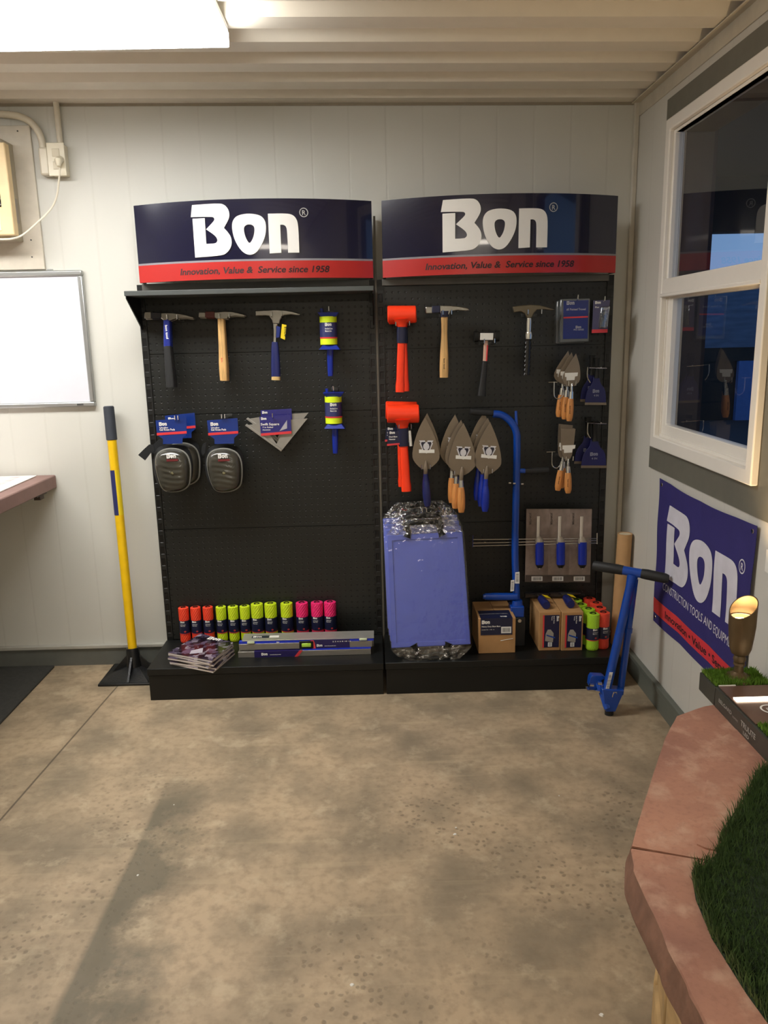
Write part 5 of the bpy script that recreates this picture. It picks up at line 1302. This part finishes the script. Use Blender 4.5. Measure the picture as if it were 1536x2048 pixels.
wp('lower_sash', prism(BM(), [[(W-.006, -.438, 1.015), (W-.006, -1.15, 1.015), (W-.006, -1.15, 1.50), (W-.006, -.438, 1.50)], [(W-.006, -.478, 1.055), (W-.006, -.478, 1.49), (W-.006, -1.115, 1.49), (W-.006, -1.115, 1.055)]], (.035, 0, 0)), VIN, bev=.003)
wp('upper_sash', prism(BM(), [[(W-.014, -.43, 1.50), (W-.014, -1.155, 1.50), (W-.014, -1.155, 2.04), (W-.014, -.43, 2.04)], [(W-.014, -.442, 1.555), (W-.014, -.442, 2.03), (W-.014, -1.142, 2.03), (W-.014, -1.142, 1.555)]], (.03, 0, 0)), VIN, bev=.003)
wp('pane', box(BM(), W+.012, W+.014, -1.12, -.478, 1.055, 1.49), GLASS)
wp('pane', box(BM(), W+.0, W+.002, -1.145, -.44, 1.55, 2.032), GLASS)
# small switch plate
t = thing('switch_plate', 'small ivory switch plate on the right wall at the photo edge', 'switch', (W-.003, -1.30, .74))
part(t, 'plate', box(BM(), W-.006, W, -1.335, -1.258, .745, .86 if False else .808), LBL, bev=.002)

# banner
BN = mat('navy_banner_cloth', (44, 38, 104), .75, bump=.2, bscale=200, var=.05)
by0, by1, bz1, bz0 = -.463, -1.208, .859, .312
def BNR(u, v, o=0):  # u 0..1 towards the viewer, v 0..1 upward
    y = by0+(by1-by0)*u; z = bz0+(bz1-bz0)*v
    pull = .012*math.sin(math.pi*u)*(1 if v > .5 else -1)*abs(2*v-1)**2
    edge = .008*math.sin(math.pi*v)*(abs(2*u-1)**3)*(1 if u < .5 else -1)
    x = W-.004-.004*abs(math.sin(u*9+v*2))-.003*math.sin(v*7)**2-o
    return Vector((x, y-edge, z-pull))
t = thing('banner', 'navy cloth banner with white lettering and red stripe on the right wall', 'banner', (W-.005, -.83, bz0))
def bsheet(u0, u1, v0, v1, o0, o1, nu=24, nv=18):
    bm = BM(); F = [[bm.verts.new(BNR(u0+(u1-u0)*i/nu, v0+(v1-v0)*j/nv, o1)) for j in range(nv+1)] for i in range(nu+1)]
    B_ = [[bm.verts.new(BNR(u0+(u1-u0)*i/nu, v0+(v1-v0)*j/nv, o0)) for j in range(nv+1)] for i in range(nu+1)]
    for i in range(nu):
        for j in range(nv):
            bm.faces.new((F[i][j], F[i+1][j], F[i+1][j+1], F[i][j+1])); bm.faces.new((B_[i][j], B_[i][j+1], B_[i+1][j+1], B_[i+1][j]))
    for i in range(nu):
        for j in (0, nv): bm.faces.new((F[i][j], F[i+1][j], B_[i+1][j], B_[i][j]))
    for j in range(nv):
        for i in (0, nu): bm.faces.new((F[i][j], F[i][j+1], B_[i][j+1], B_[i][j]))
    return bm
part(t, 'cloth', bsheet(0, 1, 0, 1, 0, .0015, 48, 40), BN)
zz = lambda z: (z-bz0)/(bz1-bz0); uu = lambda y: (y-by0)/(by1-by0)
part(t, 'red_stripe', bsheet(0, 1, zz(.350), zz(.408), .0015, .0019), CARDR)
LH = .262
bm = logo(BM(), (0, 0, 0), h=LH, fn=lambda a, b, c: BNR(uu(-.555-a), zz(.517+b), .0030), cuts=True); part(t, 'logo_lettering', bm, mat('banner_white', (206, 204, 214), .7))
bm = text(BM(), 'CONSTRUCTION TOOLS AND EQUIPMENT', (0, 0, 0), h=.03, width=.60, bold=0, fn=lambda a, b: BNR(uu(-.555-a), zz(.466+b), .0024)); part(t, 'subtitle', bm, MATS['banner_white'])
bm = text(BM(), 'Innovation \u2022 Value \u2022 Service', (0, 0, 0), h=.029, width=.54, bold=1.5, fn=lambda a, b: BNR(uu(-.59-a), zz(.365+b), .0026)); part(t, 'tagline', bm, mat('banner_black', (30, 20, 26), .7))
bm = BM(); n = 28; cyy, czz = -1.142, .725
A = [bm.verts.new(BNR(uu(cyy-.022*math.cos(2*math.pi*k/n)), zz(czz+.022*math.sin(2*math.pi*k/n)), .0024)) for k in range(n)]
B = [bm.verts.new(BNR(uu(cyy-.018*math.cos(2*math.pi*k/n)), zz(czz+.018*math.sin(2*math.pi*k/n)), .0024)) for k in range(n)]
for k in range(n): bm.faces.new((A[k], A[(k+1) % n], B[(k+1) % n], B[k]))
text(bm, 'R', (0, 0, 0), h=.022, align='C', fn=lambda a, b: BNR(uu(cyy-a), zz(czz-.011+b), .0024)); part(t, 'registered_mark', bm, MATS['banner_white'])
for u, v in ((.03, .965), (.97, .965), (.03, .04), (.97, .04)):
    c = BNR(u, v, .002); part(t, 'grommet', tube(BM(), [c, c+Vector((-.0015, 0, 0))], [.007, .006], 14, ref=(0, 0, 1)), CHROME)

# outside the window
BRN = mat('brown_timber', (74, 50, 42), .7)
a, b = AX(1366, 520, 1.20), AX(1421, 520, 1.30)
solo('porch_post', 'brown porch post standing just outside the window', 'post', box(BM(), 1.20, 1.30, b.y, a.y, 0, 2.3), BRN)
solo('porch_roof', 'dark underside of the porch roof outside the window', 'roof', box(BM(), W+.12, 3.0, -2.5, 2.2, 2.32, 2.40), mat('dark_soffit', (20, 19, 17), .8))
zz0 = AY(1480, 463, 2.0); solo('porch_beam', 'dark porch beam crossing above the strip of evening sky', 'beam', box(BM(), W+.15, 3.2, 2.0, 2.12, zz0.z, 2.32), mat('dark_beam', (16, 15, 14), .8))
a, b = AY(1425, 590, 9), AY(1600, 692, 9)
t = thing('neighbouring_building', 'low blue-grey building seen through the lower sash at dusk', 'building', (a.x+2, 9, 0))
part(t, 'upper_wall', box(BM(), a.x-.2, a.x+5, 9, 9.5, b.z, a.z+.1), mat('siding_bluegrey', (92, 112, 132), .7, var=.2, scale=3, stretch=(1, 1, 6)))
c = AY(1480, 722, 9); d = AY(1560, 872, 9)
part(t, 'dark_band', box(BM(), a.x-.2, a.x+5, 9.05, 9.5, c.z, b.z), BLK)
part(t, 'lower_wall', box(BM(), a.x-.2, a.x+5, 9.1, 9.5, -3, c.z), BLK)
part(t, 'blue_door', box(BM(), c.x, d.x+.6, 9.02, 9.1, d.z, c.z), mat('blue_door', (84, 122, 176), .6))
solo('yard_ground', 'dark paved yard outside the window', 'ground', box(BM(), W+.12, 12, -6, 20, -.12, -.02), mat('dark_asphalt', (52, 52, 50), .9, bump=.3))['kind'] = 'structure'

# ------------------------------------------------------------------ stone ledge with turf, lower right
SZ = .42
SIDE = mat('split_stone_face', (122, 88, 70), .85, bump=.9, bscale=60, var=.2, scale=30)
def rough_slab(name, par, top, low, z1, th, crack):
    """top and low: matching outer edges (upper arris, widest line); crack: inner points closing the slab"""
    bm = BM(); T, L, F = [], [], []
    for i in range(len(top)-1):
        a, b, c, d = [Vector((*q, 0)) for q in (top[i], top[i+1], low[i], low[i+1])]; n = max(1, int((b-a).length/.02))
        for k in range(n): T.append(a.lerp(b, k/n)); L.append(c.lerp(d, k/n))
    T.append(Vector((*top[-1], 0))); L.append(Vector((*low[-1], 0))); F = [1]*len(T); F[0] = F[-1] = 0
    for q in crack: T.append(Vector((*q, 0))); L.append(Vector((*q, 0))); F.append(0)
    cen = sum(T, Vector())/len(T); rings = []
    for (k_, dz, amp) in ((0, 0, .004), (.12, -.006, .006), (.75, -.035, .009), (1, -th*.8, .009), (.9, -th, .008)):
        ring = []
        for p, q, f in zip(T, L, F):
            x = p.lerp(q, k_); d = (x-cen).normalized()
            nn = f*amp*(noise.noise(Vector((x.x*16, x.y*16, dz*40)))+.5*noise.noise(Vector((x.x*50, x.y*50, dz*80))))
            ring.append(bm.verts.new((x.x+d.x*nn, x.y+d.y*nn, z1+dz)))
        rings.append(ring)
    n = len(T)
    for i in range(len(rings)-1):
        for k in range(n):
            f = bm.faces.new((rings[i][k], rings[i][(k+1) % n], rings[i+1][(k+1) % n], rings[i+1][k]))
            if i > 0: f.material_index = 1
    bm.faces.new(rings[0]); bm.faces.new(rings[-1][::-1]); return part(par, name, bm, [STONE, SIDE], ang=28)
t = thing('stone_ledge', 'low reddish sandstone seat wall with cap slabs, lower right corner', 'stone wall', (.72, -2.1, 0))
v2 = lambda p: (p.x, p.y)
topA = [(W-.02, -1.345)]+[v2(AZ(a, b, SZ)) for a, b in ((1410, 1412), (1354, 1432), (1332, 1474), (1312, 1532), (1295, 1585), (1278, 1640), (1264, 1692))]
lowA = [(W-.02, -1.335)]+[v2(AZ(a, b, SZ-.045)+Vector((.0, 0, 0))) for a, b in ((1412, 1452), (1347, 1468), (1327, 1508), (1306, 1566), (1290, 1618), (1272, 1672), (1256, 1712))]
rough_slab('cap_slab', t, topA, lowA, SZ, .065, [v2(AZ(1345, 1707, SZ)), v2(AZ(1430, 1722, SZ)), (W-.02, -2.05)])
topB = [v2(AZ(a, b, SZ)) for a, b in ((1263, 1697), (1272, 1740), (1300, 1805), (1328, 1862), (1352, 1920), (1385, 1990), (1416, 2050), (1500, 2170), (1600, 2260), (1760, 2330))]+[(W-.02, -2.9)]
lowB = [v2(AZ(a, b, SZ-.048)) for a, b in ((1251, 1722), (1249, 1772), (1266, 1828), (1298, 1896), (1324, 1950), (1356, 2014), (1390, 2075), (1480, 2210), (1590, 2310), (1760, 2400))]+[(W-.02, -2.95)]
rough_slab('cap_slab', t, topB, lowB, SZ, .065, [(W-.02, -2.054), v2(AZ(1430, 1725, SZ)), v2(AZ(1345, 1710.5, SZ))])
lay = [v2(AZ(a, b, SZ+.003)) for a, b in ((1424, 1486), (1416, 1540), (1410, 1585), (1405, 1640), (1396, 1665), (1394, 1688), (1412, 1696), (1450, 1704), (1480, 1690))]+[(.95, -1.95), (.95, -1.45)]
part(t, 'surface_layer', prism(BM(), [(x, y, SZ) for x, y in lay], (0, 0, .0035)), STONE)
YST = mat('buff_wall_stone', (178, 146, 98), .85, bump=.8, bscale=30, var=.25, scale=12)
inner = [(.98, -1.50), (.88, -1.53), (.72, -1.68), (.59, -1.80), (.52, -1.95), (.485, -2.08), (.475, -2.22), (.49, -2.38), (.56, -2.56), (.66, -2.68), (.82, -2.76)]
for i in range(len(inner)-1):
    a, b = Vector((*inner[i], 0)), Vector((*inner[i+1], 0)); d = (b-a).normalized(); nrm = Vector((d.y, -d.x, 0))
    for lv in range(3):
        z0 = .0+lv*.118; z1 = z0+.114; j0 = .02*((i*3+lv) % 3)/2
        bm = BM(); q = [a+d*.003-nrm*(.0-j0*.6), b-d*.003-nrm*(-j0*.6), b-d*.003-nrm*-.12, a+d*.003-nrm*-.12]
        q = [a+d*.003-nrm*j0*.6, b-d*.003-nrm*j0*.6, b-d*.003-nrm*.12, a+d*.003-nrm*.12]
        hexa(bm, [Vector((p.x, p.y, z0)) for p in q], [Vector((p.x, p.y, z1)) for p in q]); part(t, 'wall_stone', bm, YST, bev=.008)
# turf
def turf(name, label, cat, edge, z0, n, hgt, seed, mt_, mtb, par=None, hump=.02):
    random.seed(seed)
    P = [Vector((*p, z0)) for p in edge]; bm = dome(BM(), P, (0, 0, hump), 5, 2)
    if par is None:
        root = thing(name, label, cat, sum(P, Vector())/len(P))
    else: root = par
    part(root, 'turf_backing', bm, mtb)
    xs = [p.x for p in P]; ys = [p.y for p in P]; bm = BM(); cnt = 0
    def inside(x, y):
        r = False; j = len(P)-1
        for i in range(len(P)):
            if (P[i].y > y) != (P[j].y > y) and x < (P[j].x-P[i].x)*(y-P[i].y)/(P[j].y-P[i].y)+P[i].x: r = not r
            j = i
        return r
    cen = sum(P, Vector())/len(P)
    while cnt < n:
        x, y = random.uniform(min(xs), max(xs)), random.uniform(min(ys), max(ys))
        if not inside(x, y): continue
        cnt += 1
        a = random.uniform(0, 6.283); h = hgt*random.uniform(.6, 1.15); w_ = .0011*random.uniform(.8, 1.4)
        zb = z0+hump*.55; lean = Vector((math.cos(a*1.7), math.sin(a*1.7), 0))*h*random.uniform(.1, .75)
        s = Vector((math.cos(a), math.sin(a), 0))*w_; b = Vector((x, y, zb-.012*(hump > .005))); mdl = b+lean*.4+Vector((0, 0, h*.6)); tp_ = b+lean+Vector((0, 0, h))
        v = [bm.verts.new(q) for q in (b-s, b+s, mdl+s*.8, mdl-s*.8, tp_)]
        bm.faces.new(v[:4]); bm.faces.new((v[3], v[2], v[4]))
    o = part(root, 'grass_blades', bm, mt_); o['kind'] = 'stuff'
    return root
GR = mat('grass_dark_green', (80, 104, 58), .6, var=.35, scale=60); GRB = mat('turf_backing', (28, 44, 20), .9)
edge = [(.83, -1.70), (.75, -1.80), (.69, -1.87), (.635, -1.94), (.60, -2.00), (.545, -2.03), (.525, -2.10), (.515, -2.19), (.52, -2.30), (.535, -2.42), (.60, -2.62), (.80, -2.75), (W-.04, -2.75), (W-.04, -1.70)]
turf('artificial_turf', 'dark green artificial turf patch on the sandstone ledge', 'turf', edge, SZ+.001, 36000, .034, 3, GR, GRB, hump=.022)
# lighting demo box
t = thing('lighting_demo_box', 'charcoal demonstration box with grass strips and a lit step light on the stone ledge', 'display box', (.94, -1.55, SZ))
DK = mat('charcoal_anodised', (62, 62, 56), .35, bump=.05)
bx0, bx1, byb, byf, bh = .86, 1.01, -1.285, -1.95, .062
bh_ = .052
part(t, 'rear_case', box(BM(), bx0, bx1, -1.383, byb, SZ+.001, SZ+bh_), DK, bev=.002)
part(t, 'front_case', box(BM(), bx0, bx1, byf, -1.386, SZ+.001, SZ+bh_+.004), DK, bev=.002)
GR2 = mat('grass_bright_green', (112, 150, 52), .6, var=.3, scale=60)
turf('', '', '', [(bx0+.004, byb-.004), (bx1-.004, byb-.004), (bx1-.004, -1.378), (bx0+.004, -1.378)], SZ+bh_, 3600, .016, 5, GR2, GRB, par=t, hump=.002)
turf('', '', '', [(bx0+.006, -1.60), (bx1-.004, -1.60), (bx1-.004, byf+.006), (bx0+.006, byf+.006)], SZ+bh_+.004, 6500, .016, 6, GR2, GRB, par=t, hump=.002)
pz = SZ+bh_+.0045
part(t, 'step_light_plate', box(BM(), bx0+.006, bx1-.003, -1.595, -1.39, pz, pz+.003), mat('bronze_plate', (112, 84, 70), .3, .3), bev=.001)
part(t, 'lit_strip', box(BM(), bx0+.012, bx1-.004, -1.482, -1.462, pz+.003, pz+.006), mat('led_strip', (255, 240, 220), .4, emit=((1, .85, .66), STRIP_W), var=0), 'glowing warm white strip')
part(t, 'edge_glint', box(BM(), bx0+.006, bx0+.05, -1.392, -1.389, pz+.003, pz+.005), LBL)
bm = BM(); lc = Vector((bx0+.075, -1.525, pz+.0036)); n = 26
A = [bm.verts.new(lc+Vector((.024*math.cos(q), .024*math.sin(q), 0))) for q in [R(25+310*k/n) for k in range(n+1)]]
B = [bm.verts.new(lc+Vector((.0195*math.cos(q), .0195*math.sin(q), 0))) for q in [R(25+310*k/n) for k in range(n+1)]]
for k in range(n): bm.faces.new((A[k], A[k+1], B[k+1], B[k]))
text(bm, 'iB', lc+Vector((-.01, -.006, 0)), (1, 0, 0), (0, 1, 0), h=.014); text(bm, 's', lc+Vector((.022, -.002, 0)), (1, 0, 0), (0, 1, 0), h=.012); part(t, 'round_logo', bm, WHT)
bm = text(BM(), 'BELGARD', (bx0-.0006, -1.41, SZ+.026), (0, -1, 0), (0, 0, 1), h=.010, width=.075, bold=1); text(bm, 'LIGHTING', (bx0-.0006, -1.49, SZ+.024), (0, -1, 0), (0, 0, 1), h=.005, width=.03, bold=1)
text(bm, 'TRULITE', (bx0-.0006, -1.535, SZ+.026), (0, -1, 0), (0, 0, 1), h=.014, width=.075, bold=2); text(bm, 'LED', (bx0-.0006, -1.55, SZ+.010), (0, -1, 0), (0, 0, 1), h=.009, width=.03, bold=2); part(t, 'side_lettering', bm, mat('grey_lettering', (160, 156, 148), .5))
c = Vector((bx0-.003, -1.70, SZ+.014)); part(t, 'cable_gland', tube(BM(), [c, c+Vector((.01, 0, 0))], .006, 10, ref=(0, 0, 1)), RUB)
# bronze accent light
BZ = mat('aged_bronze', (98, 80, 54), .45, .45, var=.15)
t = thing('accent_light', 'lit bronze bullet spotlight standing on the grass end of the demonstration box', 'spotlight', (.935, -1.335, SZ+bh_))
b0 = AX(1478, 1357, .935); b0 = Vector((.935, b0.y, SZ+bh_))
b0.y = -1.335
zb = SZ+bh_
fx = .942
part(t, 'base_flange', lathe(BM(), (fx, b0.y, zb), [(.042, .002), (.040, .007), (.020, .016), (.013, .022)], 28), BZ)
part(t, 'stem', lathe(BM(), (fx, b0.y, zb), [(.013, .02), (.0115, .040), (.015, .042), (.014, .048), (.010, .050)], 22), BZ)
part(t, 'knuckle', lathe(BM(), (fx, b0.y, zb), [(.008, .046), (.014, .050), (.0165, .058), (.014, .067), (.009, .072)], 22), BZ)
axd = Vector((0, 0, 1)); bc = Vector((.942, b0.y, 0)); ns = 32; bm = BM()
def ringat(rad, z, slant=False):
    res_ = []
    for k in range(ns):
        c_, s_ = rad*math.cos(2*math.pi*k/ns), rad*math.sin(2*math.pi*k/ns)
        res_.append(bm.verts.new((bc.x+c_, bc.y+s_, z if not slant else .674+c_*.62+s_*.38)))
    return res_
rings = [ringat(.012, .542), ringat(.022, .546), ringat(.0275, .56), ringat(.0315, .595), ringat(.0340, .625), ringat(.0345, 0, True), ringat(.0318, 0, True), ringat(.0318, .632)]
for i in range(len(rings)-1):
    for k in range(ns): bm.faces.new((rings[i][k], rings[i][(k+1) % ns], rings[i+1][(k+1) % ns], rings[i+1][k]))
bm.faces.new(rings[0]); part(t, 'barrel', bm, BZ)
part(t, 'lamp_face', tube(BM(), [bc+Vector((0, 0, .631)), bc+Vector((0, 0, .634))], .0312, 28, ref=(1, 0, 0)), mat('lamp_face_glow', (255, 230, 190), .3, emit=((1, .72, .40), SPOT_W), var=0), 'glowing lamp')
part(t, 'inner_ring', tube(BM(), [bc+Vector((0, 0, .644)), bc+Vector((0, 0, .647))], [.0318, .029], 28, ref=(1, 0, 0), cap=False), CHROME)
a0 = bc+Vector((0, 0, .55))
sl = bpy.data.lights.new('lamp_beam', 'SPOT'); sl.energy = 18; sl.color = (1, .70, .38); sl.spot_size = R(95); sl.spot_blend = 1; sl.shadow_soft_size = .02
so = bpy.data.objects.new('lamp_beam', sl); COL.objects.link(so); so.parent = t
so.location = a0+axd*.092-Vector(t['_o']); so.rotation_euler = (-axd).to_track_quat('Z', 'Y').to_euler()

# crumbs on the floor
for i, (px, py, s_) in enumerate(((910, 1669, .006), (912, 1656, .004), (704, 1970, .006), (1203, 2030, .006), (276, 1751, .004), (348, 1610, .003), (1118, 1592, .003))):
    c = AZ(px, py, 0); bm = BM(); n = 6
    hexa(bm, [c+Vector((s_*math.cos(k)*random.uniform(.6, 1.1), s_*math.sin(k)*random.uniform(.5, 1), .0002)) for k in range(n)], [c+Vector((s_*.7*math.cos(k), s_*.6*math.sin(k), .002)) for k in range(n)])
    solo('debris', 'tiny white chip of debris on the concrete floor', 'debris', bm, LBL, group='white chips on the floor')
